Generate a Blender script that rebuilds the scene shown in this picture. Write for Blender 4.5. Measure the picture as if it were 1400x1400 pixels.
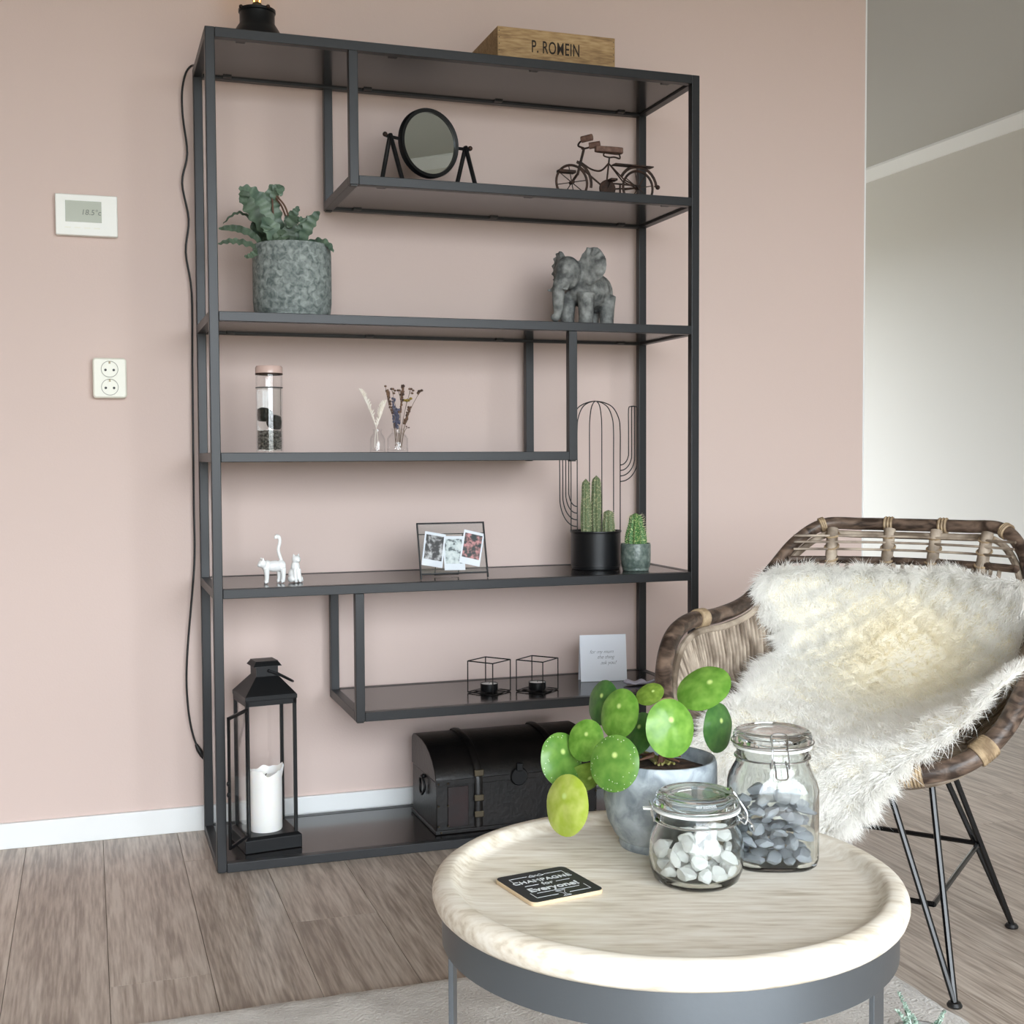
import bpy, bmesh, math, random
import numpy as np
from mathutils import Vector, Matrix, noise as mnoise

for _o in list(bpy.data.objects):
    bpy.data.objects.remove(_o)
SC = bpy.context.scene
COL = SC.collection
PI = math.pi
random.seed(7)

# ------------------------------------------------------------------ camera
FPX = 1725.97
CP = Vector((-0.2613, -2.8648, 0.9379))
_p, _y, _r = -0.0449, 0.3245, -0.0047
FW = Vector((math.sin(_y)*math.cos(_p), math.cos(_y)*math.cos(_p), math.sin(_p)))
RT = Vector((math.cos(_y), -math.sin(_y), 0))
UP = RT.cross(FW)
RT, UP = RT*math.cos(_r)+UP*math.sin(_r), UP*math.cos(_r)-RT*math.sin(_r)
cam = bpy.data.cameras.new('camera')
cam.sensor_width = 36
cam.lens = 36*FPX/1400
cam.clip_start = 0.05
cam_o = bpy.data.objects.new('camera', cam)
COL.objects.link(cam_o)
cam_o.matrix_world = Matrix(((RT.x, UP.x, -FW.x, CP.x), (RT.y, UP.y, -FW.y, CP.y), (RT.z, UP.z, -FW.z, CP.z), (0, 0, 0, 1)))
SC.camera = cam_o

def ray(px, py):
    return FW + RT*((px-700)/FPX) - UP*((py-700)/FPX)
def on(px, py, axis, val):                 # pixel -> point on the plane axis = val
    v = ray(px, py)
    return CP + v*((val-CP[axis])/v[axis])
def depth_of(P):
    return (Vector(P)-CP).dot(FW)
def atd(px, py, d):                        # pixel -> point at depth d
    return CP + ray(px, py)*d

# ------------------------------------------------------------------ world, daylight, exposure
SC.view_settings.view_transform = 'Standard'
SC.view_settings.look = 'None'
SC.view_settings.gamma = 1
SC.view_settings.use_curve_mapping = False
SC.view_settings.exposure = 0.18
w = bpy.data.worlds.new('overcast_sky'); SC.world = w; w.use_nodes = True
SKY = 13.5
_nt = w.node_tree; _bg = _nt.nodes['Background']; _bg.inputs[1].default_value = SKY
_tc = _nt.nodes.new('ShaderNodeTexCoord'); _sx = _nt.nodes.new('ShaderNodeSeparateXYZ'); _rp = _nt.nodes.new('ShaderNodeValToRGB')
_nt.links.new(_tc.outputs['Generated'], _sx.inputs[0]); _nt.links.new(_sx.outputs['Z'], _rp.inputs[0]); _nt.links.new(_rp.outputs[0], _bg.inputs[0])
_e = _rp.color_ramp.elements                      # ground below the horizon, overcast sky above it
_e[0].position = 0.0; _e[0].color = (.22, .22, .20, 1); _e[1].position = .03; _e[1].color = (.87, .94, 1.0, 1)
SC.cycles.use_denoising = True
SC.cycles.max_bounces = 10
SC.cycles.diffuse_bounces = 5
SC.cycles.glossy_bounces = 5
SC.cycles.transmission_bounces = 10
SC.cycles.transparent_max_bounces = 16
SC.cycles.sample_clamp_indirect = 6
SC.cycles.caustics_refractive = True
SC.cycles.caustics_reflective = False

def portal(name, loc, size, sizey, rot):          # guides the sky light through a window opening
    l = bpy.data.lights.new(name, 'AREA'); l.shape = 'RECTANGLE'; l.size = size; l.size_y = sizey
    l.cycles.is_portal = True
    o = bpy.data.objects.new(name, l); COL.objects.link(o); o.location = loc; o.rotation_euler = rot
portal('daylight_garden_window', (.5, -4.5, 1.275), 3.4, 2.35, (PI/2, 0, 0))
portal('daylight_dining_window', (2.4, 5.1, 1.4), 2.2, 1.7, (PI/2, 0, PI))

# ------------------------------------------------------------------ mesh helpers
class MB:
    def __init__(s): s.v = []; s.f = []
    def add(s, vs, fs, M=None):
        n = len(s.v)
        s.v += [tuple(M @ Vector(p)) if M is not None else tuple(p) for p in vs]
        s.f += [tuple(i+n for i in f) for f in fs]
        return s
    def box(s, x0, x1, y0, y1, z0, z1, M=None):
        return s.add([(x0,y0,z0),(x1,y0,z0),(x1,y1,z0),(x0,y1,z0),(x0,y0,z1),(x1,y0,z1),(x1,y1,z1),(x0,y1,z1)],
                     [(0,3,2,1),(4,5,6,7),(0,1,5,4),(1,2,6,5),(2,3,7,6),(3,0,4,7)], M)
    def frustum(s, a, b, z0, z1, M=None):    # square frustum half sizes a -> b
        return s.add([(-a,-a,z0),(a,-a,z0),(a,a,z0),(-a,a,z0),(-b,-b,z1),(b,-b,z1),(b,b,z1),(-b,b,z1)],
                     [(0,3,2,1),(4,5,6,7),(0,1,5,4),(1,2,6,5),(2,3,7,6),(3,0,4,7)], M)
    def tube(s, pts, r, n=8, closed=False, M=None, flat=None):
        P = [Vector(p) for p in pts]; m = len(P)
        rs = r if isinstance(r, (list, tuple)) else [r]*m
        vs = []; T = []
        for i in range(m):
            if closed: t = P[(i+1) % m]-P[i-1]
            else: t = P[min(i+1, m-1)]-P[max(i-1, 0)]
            T.append(t.normalized() if t.length > 1e-9 else Vector((0,0,1)))
        a = Vector((0,0,1)) if abs(T[0].z) < .9 else Vector((1,0,0))
        u = (a - T[0]*a.dot(T[0])).normalized(); frames = []
        for i in range(m):
            u = (u - T[i]*u.dot(T[i])).normalized(); frames.append((u.copy(), T[i].cross(u)))
        for i in range(m):
            u, w_ = frames[i]
            for k in range(n):
                an = 2*PI*k/n
                vs.append(P[i] + (u*math.cos(an) + w_*math.sin(an)*(flat or 1))*rs[i])
        fs = []
        for i in range(m if closed else m-1):
            j = (i+1) % m
            for k in range(n):
                l = (k+1) % n
                fs.append((i*n+k, i*n+l, j*n+l, j*n+k))
        if not closed:
            fs.append(tuple(range(n))[::-1]); fs.append(tuple(range((m-1)*n, m*n)))
        return s.add(vs, fs, M)
    def lathe(s, prof, n=32, M=None, closed=False):
        m = len(prof); vs = []; fs = []; ring = []
        for r, z in prof:
            if r < 1e-6: ring.append([len(vs)]); vs.append((0,0,z))
            else:
                ring.append(list(range(len(vs), len(vs)+n)))
                vs += [(r*math.cos(2*PI*k/n), r*math.sin(2*PI*k/n), z) for k in range(n)]
        for i in range(m if closed else m-1):
            A, B = ring[i], ring[(i+1) % m]
            for k in range(n):
                l = (k+1) % n
                if len(A) == 1 and len(B) == 1: continue
                if len(A) == 1: fs.append((A[0], B[l], B[k]))
                elif len(B) == 1: fs.append((A[k], A[l], B[0]))
                else: fs.append((A[k], A[l], B[l], B[k]))
        return s.add(vs, fs, M)
    def ball(s, c, r, nu=16, nv=10, M=None):
        rr = r if isinstance(r, (tuple, list)) else (r, r, r)
        vs = [(c[0], c[1], c[2]+rr[2])]; fs = []
        for j in range(1, nv):
            t = PI*j/nv
            for i in range(nu):
                a = 2*PI*i/nu
                vs.append((c[0]+rr[0]*math.sin(t)*math.cos(a), c[1]+rr[1]*math.sin(t)*math.sin(a), c[2]+rr[2]*math.cos(t)))
        vs.append((c[0], c[1], c[2]-rr[2])); e = len(vs)-1
        for i in range(nu):
            l = (i+1) % nu
            fs.append((0, 1+i, 1+l)); fs.append((e, e-nu+l, e-nu+i))
            for j in range(nv-2):
                a = 1+j*nu
                fs.append((a+i, a+nu+i, a+nu+l, a+l))
        return s.add(vs, fs, M)
    def prism(s, poly, z0, z1, M=None):
        n = len(poly)
        return s.add([(x,y,z0) for x,y in poly]+[(x,y,z1) for x,y in poly],
                     [tuple(range(n))[::-1], tuple(range(n,2*n))]+[(i,(i+1)%n,(i+1)%n+n,i+n) for i in range(n)], M)
    def mesh(s, name, smooth=40):
        me = bpy.data.meshes.new(name); me.from_pydata([tuple(p) for p in s.v], [], s.f)
        bm = bmesh.new(); bm.from_mesh(me); bmesh.ops.recalc_face_normals(bm, faces=bm.faces); bm.to_mesh(me); bm.free()
        if smooth:
            me.polygons.foreach_set('use_smooth', [True]*len(me.polygons))
            me.set_sharp_from_angle(angle=math.radians(smooth))
        return me
    def build(s, name, mat, parent=None, smooth=40, bevel=0, loc=None, rotz=None):
        return obj(name, s.mesh(name, smooth), mat, parent, bevel, loc, rotz)

def obj(name, me, mat, parent=None, bevel=0, loc=None, rotz=None):
    o = bpy.data.objects.new(name, me); COL.objects.link(o)
    if mat is not None and not me.materials: me.materials.append(mat)
    if parent: o.parent = parent
    if loc is not None: o.location = loc
    if rotz is not None: o.rotation_euler = (0, 0, rotz)
    if bevel:
        b = o.modifiers.new('bevel', 'BEVEL'); b.width = bevel; b.segments = 2; b.limit_method = 'ANGLE'
    return o
def thing(name, label, cat, loc=(0,0,0), rotz=0, group=None):
    o = bpy.data.objects.new(name, None); COL.objects.link(o); o.empty_display_size = .05
    o.location = loc; o.rotation_euler = (0, 0, rotz)
    return tag(o, label, cat, group)
def tag(o, label, cat, group=None):
    o['label'] = label; o['category'] = cat
    if group: o['group'] = group
    return o
def structure(o): o['kind'] = 'structure'; return o
def catmull(pts, k=6, closed=False):
    P = [Vector(p) for p in pts]; n = len(P); out = []
    for i in range(n if closed else n-1):
        if closed: a, b, c, d = P[i-1], P[i], P[(i+1) % n], P[(i+2) % n]
        else: a, b, c, d = P[max(i-1,0)], P[i], P[i+1], P[min(i+2,n-1)]
        for j in range(k):
            t = j/k
            out.append(.5*((2*b)+(c-a)*t+(2*a-5*b+4*c-d)*t*t+(3*b-a-3*c+d)*t**3))
    if not closed: out.append(P[-1])
    return out
def rrect(hx, hy, r, n=5):
    out = []
    for cx, cy, a0 in ((hx-r,hy-r,0),(-hx+r,hy-r,PI/2),(-hx+r,-hy+r,PI),(hx-r,-hy+r,1.5*PI)):
        for i in range(n+1):
            a = a0+PI/2*i/n; out.append((cx+r*math.cos(a), cy+r*math.sin(a)))
    return out
def RZ(a): return Matrix.Rotation(a, 4, 'Z')
def TR(x, y, z): return Matrix.Translation((x, y, z))
def fuse(mb, name, voxel, smooth_it=4, factor=.5):
    """one continuous skin over overlapping forms"""
    me = mb.mesh(name+'_core', 0); t = bpy.data.objects.new('tmp', me); COL.objects.link(t)
    r = t.modifiers.new('r', 'REMESH'); r.mode = 'VOXEL'; r.voxel_size = voxel
    s = t.modifiers.new('s', 'SMOOTH'); s.factor = factor; s.iterations = smooth_it
    dg = bpy.context.evaluated_depsgraph_get(); dg.update()
    out = bpy.data.meshes.new_from_object(t.evaluated_get(dg)); out.name = name
    bpy.data.objects.remove(t)
    out.polygons.foreach_set('use_smooth', [True]*len(out.polygons))
    return out
def text_mesh(s, size, ext=.0002, shear=0, space=1.0, align='CENTER', bold=0):
    c = bpy.data.curves.new('txt', 'FONT'); c.body = s; c.size = size; c.extrude = ext; c.shear = shear
    c.space_character = space; c.align_x = align; c.align_y = 'CENTER'; c.offset = bold
    t = bpy.data.objects.new('tmp', c); COL.objects.link(t)
    dg = bpy.context.evaluated_depsgraph_get(); dg.update()
    me = bpy.data.meshes.new_from_object(t.evaluated_get(dg))
    bpy.data.objects.remove(t); me.name = 'lettering'
    return me

# ------------------------------------------------------------------ materials
def lin(c):
    return tuple(((x/255)/12.92 if x/255 <= .04045 else ((x/255+.055)/1.055)**2.4) for x in c)+(1,)
def mat(name, col, rough=.5, metal=0, col2=None, vscale=8, vlo=.35, vhi=.65, stretch=(1,1,1), bump=0, bscale=60, spec=.5,
        trans=0, ior=1.45, coat=0, sheen=0, sss=0, emit=0, detail=4, rand=0, dist=0):
    m = bpy.data.materials.new(name); m.use_nodes = True
    nt = m.node_tree; b = nt.nodes['Principled BSDF']
    b.inputs['Base Color'].default_value = lin(col); b.inputs['Roughness'].default_value = rough
    b.inputs['Metallic'].default_value = metal; b.inputs['Specular IOR Level'].default_value = spec
    b.inputs['Transmission Weight'].default_value = trans; b.inputs['IOR'].default_value = ior
    b.inputs['Coat Weight'].default_value = coat; b.inputs['Sheen Weight'].default_value = sheen
    if sss:
        b.inputs['Subsurface Weight'].default_value = sss; b.inputs['Subsurface Radius'].default_value = (.01,.008,.006)
    if emit:
        b.inputs['Emission Color'].default_value = lin(col); b.inputs['Emission Strength'].default_value = emit
    if col2 or bump:
        tc = nt.nodes.new('ShaderNodeTexCoord'); mp = nt.nodes.new('ShaderNodeMapping')
        nt.links.new(tc.outputs['Object'], mp.inputs[0]); mp.inputs['Scale'].default_value = stretch
        if rand:
            oi = nt.nodes.new('ShaderNodeObjectInfo'); cm = nt.nodes.new('ShaderNodeVectorMath'); cm.operation = 'MULTIPLY'
            cm.inputs[1].default_value = (rand*7.1, rand*13.7, rand*3.3)
            nt.links.new(oi.outputs['Random'], cm.inputs[0]); nt.links.new(cm.outputs[0], mp.inputs['Location'])
    if col2:
        n = nt.nodes.new('ShaderNodeTexNoise'); n.inputs['Scale'].default_value = vscale; n.inputs['Detail'].default_value = detail
        n.inputs['Distortion'].default_value = dist
        nt.links.new(mp.outputs[0], n.inputs['Vector'])
        r = nt.nodes.new('ShaderNodeValToRGB'); r.color_ramp.elements[0].position = vlo; r.color_ramp.elements[1].position = vhi
        r.color_ramp.elements[0].color = lin(col); r.color_ramp.elements[1].color = lin(col2)
        nt.links.new(n.outputs['Fac'], r.inputs[0]); nt.links.new(r.outputs[0], b.inputs['Base Color'])
    if bump:
        n2 = nt.nodes.new('ShaderNodeTexNoise'); n2.inputs['Scale'].default_value = bscale; n2.inputs['Detail'].default_value = 5
        nt.links.new(mp.outputs[0], n2.inputs['Vector'])
        bp = nt.nodes.new('ShaderNodeBump'); bp.inputs['Strength'].default_value = bump; bp.inputs['Distance'].default_value = .005
        nt.links.new(n2.outputs['Fac'], bp.inputs['Height']); nt.links.new(bp.outputs[0], b.inputs['Normal'])
    return m
def thin_glass(name, tint=(255,255,255), rough=0, ior=1.45, boost=1.0):
    m = bpy.data.materials.new(name); m.use_nodes = True; nt = m.node_tree; nt.nodes.clear()
    out = nt.nodes.new('ShaderNodeOutputMaterial'); t = nt.nodes.new('ShaderNodeBsdfTransparent'); g = nt.nodes.new('ShaderNodeBsdfGlossy')
    t.inputs[0].default_value = lin(tint); g.inputs['Roughness'].default_value = rough
    f0 = ((ior-1)/(ior+1))**2
    lw = nt.nodes.new('ShaderNodeLayerWeight'); lw.inputs['Blend'].default_value = .5
    pw = nt.nodes.new('ShaderNodeMath'); pw.operation = 'POWER'; pw.inputs[1].default_value = 5; nt.links.new(lw.outputs['Facing'], pw.inputs[0])
    f = nt.nodes.new('ShaderNodeMath'); f.operation = 'MULTIPLY_ADD'; f.inputs[1].default_value = 1-f0; f.inputs[2].default_value = f0; nt.links.new(pw.outputs[0], f.inputs[0])
    mu = nt.nodes.new('ShaderNodeMath'); mu.operation = 'MULTIPLY'; mu.inputs[1].default_value = boost
    mx = nt.nodes.new('ShaderNodeMixShader')
    nt.links.new(f.outputs[0], mu.inputs[0]); nt.links.new(mu.outputs[0], mx.inputs[0])
    nt.links.new(t.outputs[0], mx.inputs[1]); nt.links.new(g.outputs[0], mx.inputs[2]); nt.links.new(mx.outputs[0], out.inputs[0])
    return m
def wood_mat(name, c_dark, c_mid, c_light, stretch, scale=1.0, rough=.5, rand=0, bump=.1, tint=0, ring=.5, lo=.3, hi=.72):
    m = bpy.data.materials.new(name); m.use_nodes = True; nt = m.node_tree; b = nt.nodes['Principled BSDF']
    b.inputs['Roughness'].default_value = rough
    tc = nt.nodes.new('ShaderNodeTexCoord'); mp = nt.nodes.new('ShaderNodeMapping'); mp.inputs['Scale'].default_value = stretch
    nt.links.new(tc.outputs['Object'], mp.inputs[0])
    oi = nt.nodes.new('ShaderNodeObjectInfo')
    if rand:
        cm = nt.nodes.new('ShaderNodeVectorMath'); cm.operation = 'MULTIPLY'; cm.inputs[1].default_value = (rand*31, rand*53, rand*17)
        nt.links.new(oi.outputs['Random'], cm.inputs[0]); nt.links.new(cm.outputs[0], mp.inputs['Location'])
    big = nt.nodes.new('ShaderNodeTexNoise'); big.inputs['Scale'].default_value = 1.6*scale; big.inputs['Detail'].default_value = 3; big.inputs['Distortion'].default_value = .6
    fine = nt.nodes.new('ShaderNodeTexNoise'); fine.inputs['Scale'].default_value = 9*scale; fine.inputs['Detail'].default_value = 6
    nt.links.new(mp.outputs[0], big.inputs[0]); nt.links.new(mp.outputs[0], fine.inputs[0])
    # cathedral rings
    ml = nt.nodes.new('ShaderNodeMath'); ml.operation = 'MULTIPLY'; ml.inputs[1].default_value = 26
    sn = nt.nodes.new('ShaderNodeMath'); sn.operation = 'SINE'
    nt.links.new(big.outputs['Fac'], ml.inputs[0]); nt.links.new(ml.outputs[0], sn.inputs[0])
    s2 = nt.nodes.new('ShaderNodeMath'); s2.operation = 'MULTIPLY_ADD'; s2.inputs[1].default_value = .10*ring; s2.inputs[2].default_value = 0
    nt.links.new(sn.outputs[0], s2.inputs[0])
    ad = nt.nodes.new('ShaderNodeMath'); ad.operation = 'ADD'; nt.links.new(fine.outputs['Fac'], ad.inputs[0]); nt.links.new(s2.outputs[0], ad.inputs[1])
    bm_ = nt.nodes.new('ShaderNodeMath'); bm_.operation = 'MULTIPLY_ADD'; bm_.inputs[1].default_value = .55; bm_.inputs[2].default_value = -.27
    nt.links.new(big.outputs['Fac'], bm_.inputs[0])
    a2 = nt.nodes.new('ShaderNodeMath'); a2.operation = 'ADD'; nt.links.new(ad.outputs[0], a2.inputs[0]); nt.links.new(bm_.outputs[0], a2.inputs[1])
    r = nt.nodes.new('ShaderNodeValToRGB'); e = r.color_ramp.elements
    e[0].position = lo; e[0].color = lin(c_dark); e[1].position = hi; e[1].color = lin(c_light)
    x = e.new((lo+hi)/2); x.color = lin(c_mid)
    nt.links.new(a2.outputs[0], r.inputs[0])
    src = r.outputs[0]
    if tint:
        hs = nt.nodes.new('ShaderNodeHueSaturation')
        mr = nt.nodes.new('ShaderNodeMapRange'); mr.inputs['To Min'].default_value = 1-tint; mr.inputs['To Max'].default_value = 1+tint
        nt.links.new(oi.outputs['Random'], mr.inputs[0]); nt.links.new(mr.outputs[0], hs.inputs['Value']); nt.links.new(src, hs.inputs['Color'])
        src = hs.outputs[0]
    nt.links.new(src, b.inputs['Base Color'])
    bp = nt.nodes.new('ShaderNodeBump'); bp.inputs['Strength'].default_value = bump; bp.inputs['Distance'].default_value = .002
    nt.links.new(a2.outputs[0], bp.inputs['Height']); nt.links.new(bp.outputs[0], b.inputs['Normal'])
    return m

M = {}
M['pink'] = mat('pink_wall_paint', (213,193,185), .85, bump=.05, bscale=220)
M['white_wall'] = mat('white_wall_paint', (218,216,210), .85, bump=.05, bscale=200)
M['greige_wall'] = mat('greige_wall_paint', (146,134,120), .85)
M['ceil'] = mat('ceiling_paint', (192,192,188), .9)
M['trim'] = mat('white_trim_paint', (236,238,238), .35)
M['floor'] = wood_mat('oak_floor', (146,131,119), (176,161,148), (200,187,175), (13,.75,1), 1.5, .36, rand=1, bump=.06, tint=.06, ring=.6)
M['floor_gap'] = mat('floor_joint', (118,106,96), .8)
M['frame'] = mat('black_powder_coat', (38,39,41), .38, .25, bump=.03, bscale=400)
M['panel'] = mat('black_shelf_panel', (34,32,32), .17, .0, spec=.6)
M['blackm'] = mat('matte_black_metal', (22,23,25), .38, .3)
M['black'] = mat('black_plastic', (20,19,19), .45)
M['blackgloss'] = mat('black_steel_rod', (9,9,10), .22, 0)
M['glass'] = mat('clear_glass', (250,253,251), 0, trans=1, ior=1.45)
M['pane'] = thin_glass('thin_pane')
M['water'] = mat('water', (245,250,250), 0, trans=1, ior=1.33)
M['mirror'] = mat('mirror_silver', (190,196,194), .01, 1)
M['chrome'] = mat('steel_wire', (200,202,205), .2, 1)
M['white_plastic'] = mat('white_plastic', (236,236,230), .35)
M['ivory'] = mat('ivory_plastic', (232,231,218), .35)
M['ceramic'] = mat('white_porcelain', (240,241,240), .12, coat=.5)
M['wax'] = mat('candle_wax', (244,243,240), .45, sss=.25)
M['concrete'] = mat('concrete_pot', (84,94,93), .75, col2=(152,160,157), vscale=80, vlo=.34, vhi=.68, bump=.25, bscale=60, detail=6, dist=.6)
M['concrete2'] = mat('blue_grey_concrete_pot', (112,121,128), .65, col2=(178,186,191), vscale=38, vlo=.3, vhi=.7, bump=.2, bscale=70, detail=6, dist=.8)
M['soil'] = mat('potting_soil', (38,28,22), .95, col2=(86,66,52), vscale=60, bump=.8, bscale=90)
M['stone'] = mat('grey_carved_stone', (74,76,76), .7, col2=(148,150,147), vscale=45, vlo=.35, vhi=.68, bump=.35, bscale=120, detail=6)
M['rust'] = mat('rusty_brown_iron', (36,27,23), .55, .4, col2=(68,47,37), vscale=60, bump=.1)
M['brownwood'] = wood_mat('small_brown_wood', (72,50,38), (104,76,58), (128,98,78), (1,8,8), 20, .6)
M['crate'] = wood_mat('crate_wood', (128,100,66), (160,130,90), (180,152,110), (2.5,30,16), 1.3, .7, ring=.3)
M['ink'] = mat('stencil_ink', (38,30,24), .8)
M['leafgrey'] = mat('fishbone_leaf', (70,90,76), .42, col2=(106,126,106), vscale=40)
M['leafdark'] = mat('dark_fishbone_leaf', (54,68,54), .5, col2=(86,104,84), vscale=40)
M['stembrown'] = mat('brown_stem', (96,66,50), .6)
M['cactus'] = mat('column_cactus', (100,114,80), .7, col2=(166,164,128), vscale=220, vlo=.5, vhi=.7)
M['cactus2'] = mat('green_cactus', (62,110,54), .6, col2=(196,206,140), vscale=260, vlo=.52, vhi=.68)
M['greenpot'] = mat('grey_green_glazed_pot', (84,98,92), .3, col2=(126,138,130), vscale=90, vlo=.4, vhi=.7, bump=.3, bscale=130)
M['trunk'] = mat('black_leather_trunk', (13,12,12), .36, col2=(24,20,19), vscale=14, bump=.15, bscale=90)
M['trunk_red'] = mat('dark_red_leather', (40,20,20), .45, col2=(26,18,18), vscale=20, bump=.1)
M['brass'] = mat('aged_brass', (92,84,70), .35, .9)
M['tabletop'] = wood_mat('whitewashed_wood', (192,178,157), (222,212,196), (237,230,218), (1.3,9,9), 1.5, .5, bump=.06, ring=.22, lo=.24, hi=.70)
M['tablemetal'] = mat('gunmetal_band', (112,118,124), .34, .8, bump=.02, bscale=200)
M['rug'] = mat('woven_rug', (176,168,160), .95, col2=(212,206,199), vscale=5, vlo=.35, vhi=.65, bump=.9, bscale=180, detail=6, dist=1.2, sheen=.3)
M['rattan'] = mat('brown_rattan_pole', (50,38,31), .40, col2=(122,102,88), vscale=22, vlo=.42, vhi=.72, stretch=(1,1,2.2), bump=.25, bscale=70, detail=8, dist=1.0)
M['cane'] = mat('split_cane', (102,88,74), .55, col2=(178,163,146), vscale=16, vlo=.36, vhi=.62, bump=.1, rand=1)
M['wrap'] = mat('light_cane_binding', (128,108,84), .55, col2=(172,150,120), vscale=60, bump=.15, bscale=150)
M['hide'] = mat('sheepskin_base', (246,242,230), 1.0, col2=(240,232,208), vscale=5)
M['gasket'] = mat('white_rubber', (236,238,236), .5)
M['white_stone'] = mat('white_pebble', (252,252,251), .7, bump=.2, bscale=90)
M['slate'] = mat('blue_grey_slate', (166,172,184), .8, col2=(204,208,216), vscale=60, bump=.5, bscale=140, rand=1)
M['paper'] = mat('white_card', (234,238,246), .6)
M['lilac'] = mat('lilac_paper', (206,202,220), .6)
M['inkgrey'] = mat('grey_pen_ink', (96,102,116), .7)
M['coaster_face'] = mat('coaster_print', (42,43,46), .55)
M['coaster_edge'] = mat('coaster_wood', (206,184,152), .7)
M['chalk'] = mat('chalk_white_print', (214,218,220), .7)
M['lcd'] = mat('lcd_display', (160,164,146), .25)
M['lcd_ink'] = mat('lcd_digits', (96,100,90), .5)
M['pampas'] = mat('pale_pampas', (240,230,216), .95, col2=(248,242,232), vscale=90)
M['drystem'] = mat('dry_stem', (112,92,72), .8)
M['dryflower'] = mat('dried_blossom', (74,58,52), .9, col2=(128,98,78), vscale=80, rand=1)
M['lavender'] = mat('dried_lavender', (74,76,98), .9, col2=(110,108,122), vscale=120)
M['yellowflower'] = mat('dried_yellow_blossom', (150,128,60), .9)
M['gravel'] = mat('grey_gravel', (70,68,64), .8, col2=(168,162,152), vscale=160, vlo=.4, vhi=.6)
M['moss'] = mat('dark_moss', (14,18,16), .95, col2=(34,42,36), vscale=90, bump=.8, bscale=160)
M['copper'] = mat('pinkish_clear_lid', (206,178,168), .15, 0)
M['silver'] = mat('tealight_wax_in_foil', (236,236,236), .3, 0)
M['sprig'] = mat('frosted_green_sprig', (70,98,80), .7, col2=(176,194,180), vscale=160)
M['terracotta'] = mat('grey_planter', (150,148,144), .7)
M['bulb'] = thin_glass('amber_bulb_glass', (255,232,190), 0, 1.4)
M['filament'] = mat('glowing_filament', (255,206,130), .5, emit=6)
M['grip'] = mat('brown_grip_wood', (92,66,56), .7, col2=(120,92,80), vscale=80)

# ------------------------------------------------------------------ the setting
WY = .365                                           # face of the pink wall
structure(MB().box(-2.0, 1.925, WY, WY+.11, 0, 2.6).build('wall_back', M['pink'], smooth=0))
structure(MB().box(4.14, 4.26, -4.5, 5.1, 0, 2.6).build('wall_right', M['white_wall'], smooth=0))
structure(MB().box(-2.12, -2.0, -4.4, 5.1, 0, 2.6).build('wall_left', M['greige_wall'], smooth=0))
structure(MB().box(-2.0, 1.3, 5.0, 5.1, 0, 2.6).box(3.5, 4.14, 5.0, 5.1, 0, 2.6).box(1.3, 3.5, 5.0, 5.1, 0, .55).box(1.3, 3.5, 5.0, 5.1, 2.25, 2.6).build('wall_far', M['white_wall'], smooth=0))
structure(MB().box(-2.12, -1.2, -4.5, -4.4, 0, 2.6).box(2.2, 4.26, -4.5, -4.4, 0, 2.6).box(-1.2, 2.2, -4.5, -4.4, 2.45, 2.6)
          .box(-1.2, 2.2, -4.5, -4.4, 0, .1).build('wall_front', M['greige_wall'], smooth=0))
structure(MB().box(-2.12, 4.26, -4.5, 5.1, 2.6, 2.7).build('ceiling', M['ceil'], smooth=0))
def window(name, loc, rot, wd, hg, mull):
    w_ = structure(bpy.data.objects.new(name, None)); COL.objects.link(w_); w_.location = loc; w_.rotation_euler = (0, 0, rot)
    for x0, x1, z0, z1 in [(-wd/2,wd/2,0,.06),(-wd/2,wd/2,hg-.06,hg),(-wd/2,-wd/2+.06,.06,hg-.06),(wd/2-.06,wd/2,.06,hg-.06)]+[(m_-.035,m_+.035,.06,hg-.06) for m_ in mull]:
        MB().box(x0, x1, -.03, .03, z0, z1).build('window_frame', M['trim'], w_, 0)
window('window_1', (.5, -4.45, .1), 0, 3.4, 2.35, (-.57, .57))
window('window_2', (2.4, 5.05, .55), 0, 2.2, 1.7, (0,))
bb = structure(MB().box(-2.0, 1.925, WY-.013, WY, 0, .062).build('baseboard_back', M['trim'], smooth=0, bevel=.002))
structure(MB().box(4.127, 4.14, -4.4, 5.0, 0, .062).build('baseboard_right', M['trim'], smooth=0))
structure(MB().add([(4.14,-4.4,2.6),(4.14,-4.4,2.535),(4.128,-4.4,2.535),(4.075,-4.4,2.588),(4.075,-4.4,2.6),
                    (4.14,5,2.6),(4.14,5,2.535),(4.128,5,2.535),(4.075,5,2.588),(4.075,5,2.6)],
                   [(0,1,2,3,4),(9,8,7,6,5),(0,5,6,1),(1,6,7,2),(2,7,8,3),(3,8,9,4),(4,9,5,0)]).build('trim_1', M['trim'], smooth=0))
structure(MB().box(1.925, 1.930, WY-.001, WY+.111, 0, 2.6).build('trim_2', M['trim'], smooth=0))
# floor: slab plus laid planks running towards the pink wall
fl = structure(MB().box(-2.12, 4.26, -4.5, 5.1, -.06, -.004).build('floor', M['floor_gap'], smooth=0))
PW, PL = .176, 1.28
plank_me = MB().box(0, PW-.0012, 0, PL-.0014, -.004, 0).mesh('plank', 0)
rp = random.Random(3)
cx = -2.0
while cx < 4.12:
    off = rp.uniform(0, PL); y = -4.4-off
    while y < 5.0:
        y0, y1 = max(y, -4.4), min(y+PL, 5.0)
        ww = min(PW, 4.139-cx)
        if y1-y0 > .03:
            full = (y1-y0 > PL-1e-4) and ww > PW-1e-4
            if full: me = plank_me
            else: me = MB().box(0, ww-.0012, 0, y1-y0-.0014, -.004, 0).mesh('plank', 0)
            obj('plank', me, M['floor'], fl, loc=(cx, y0, 0))
        y += PL
    cx += PW

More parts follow.
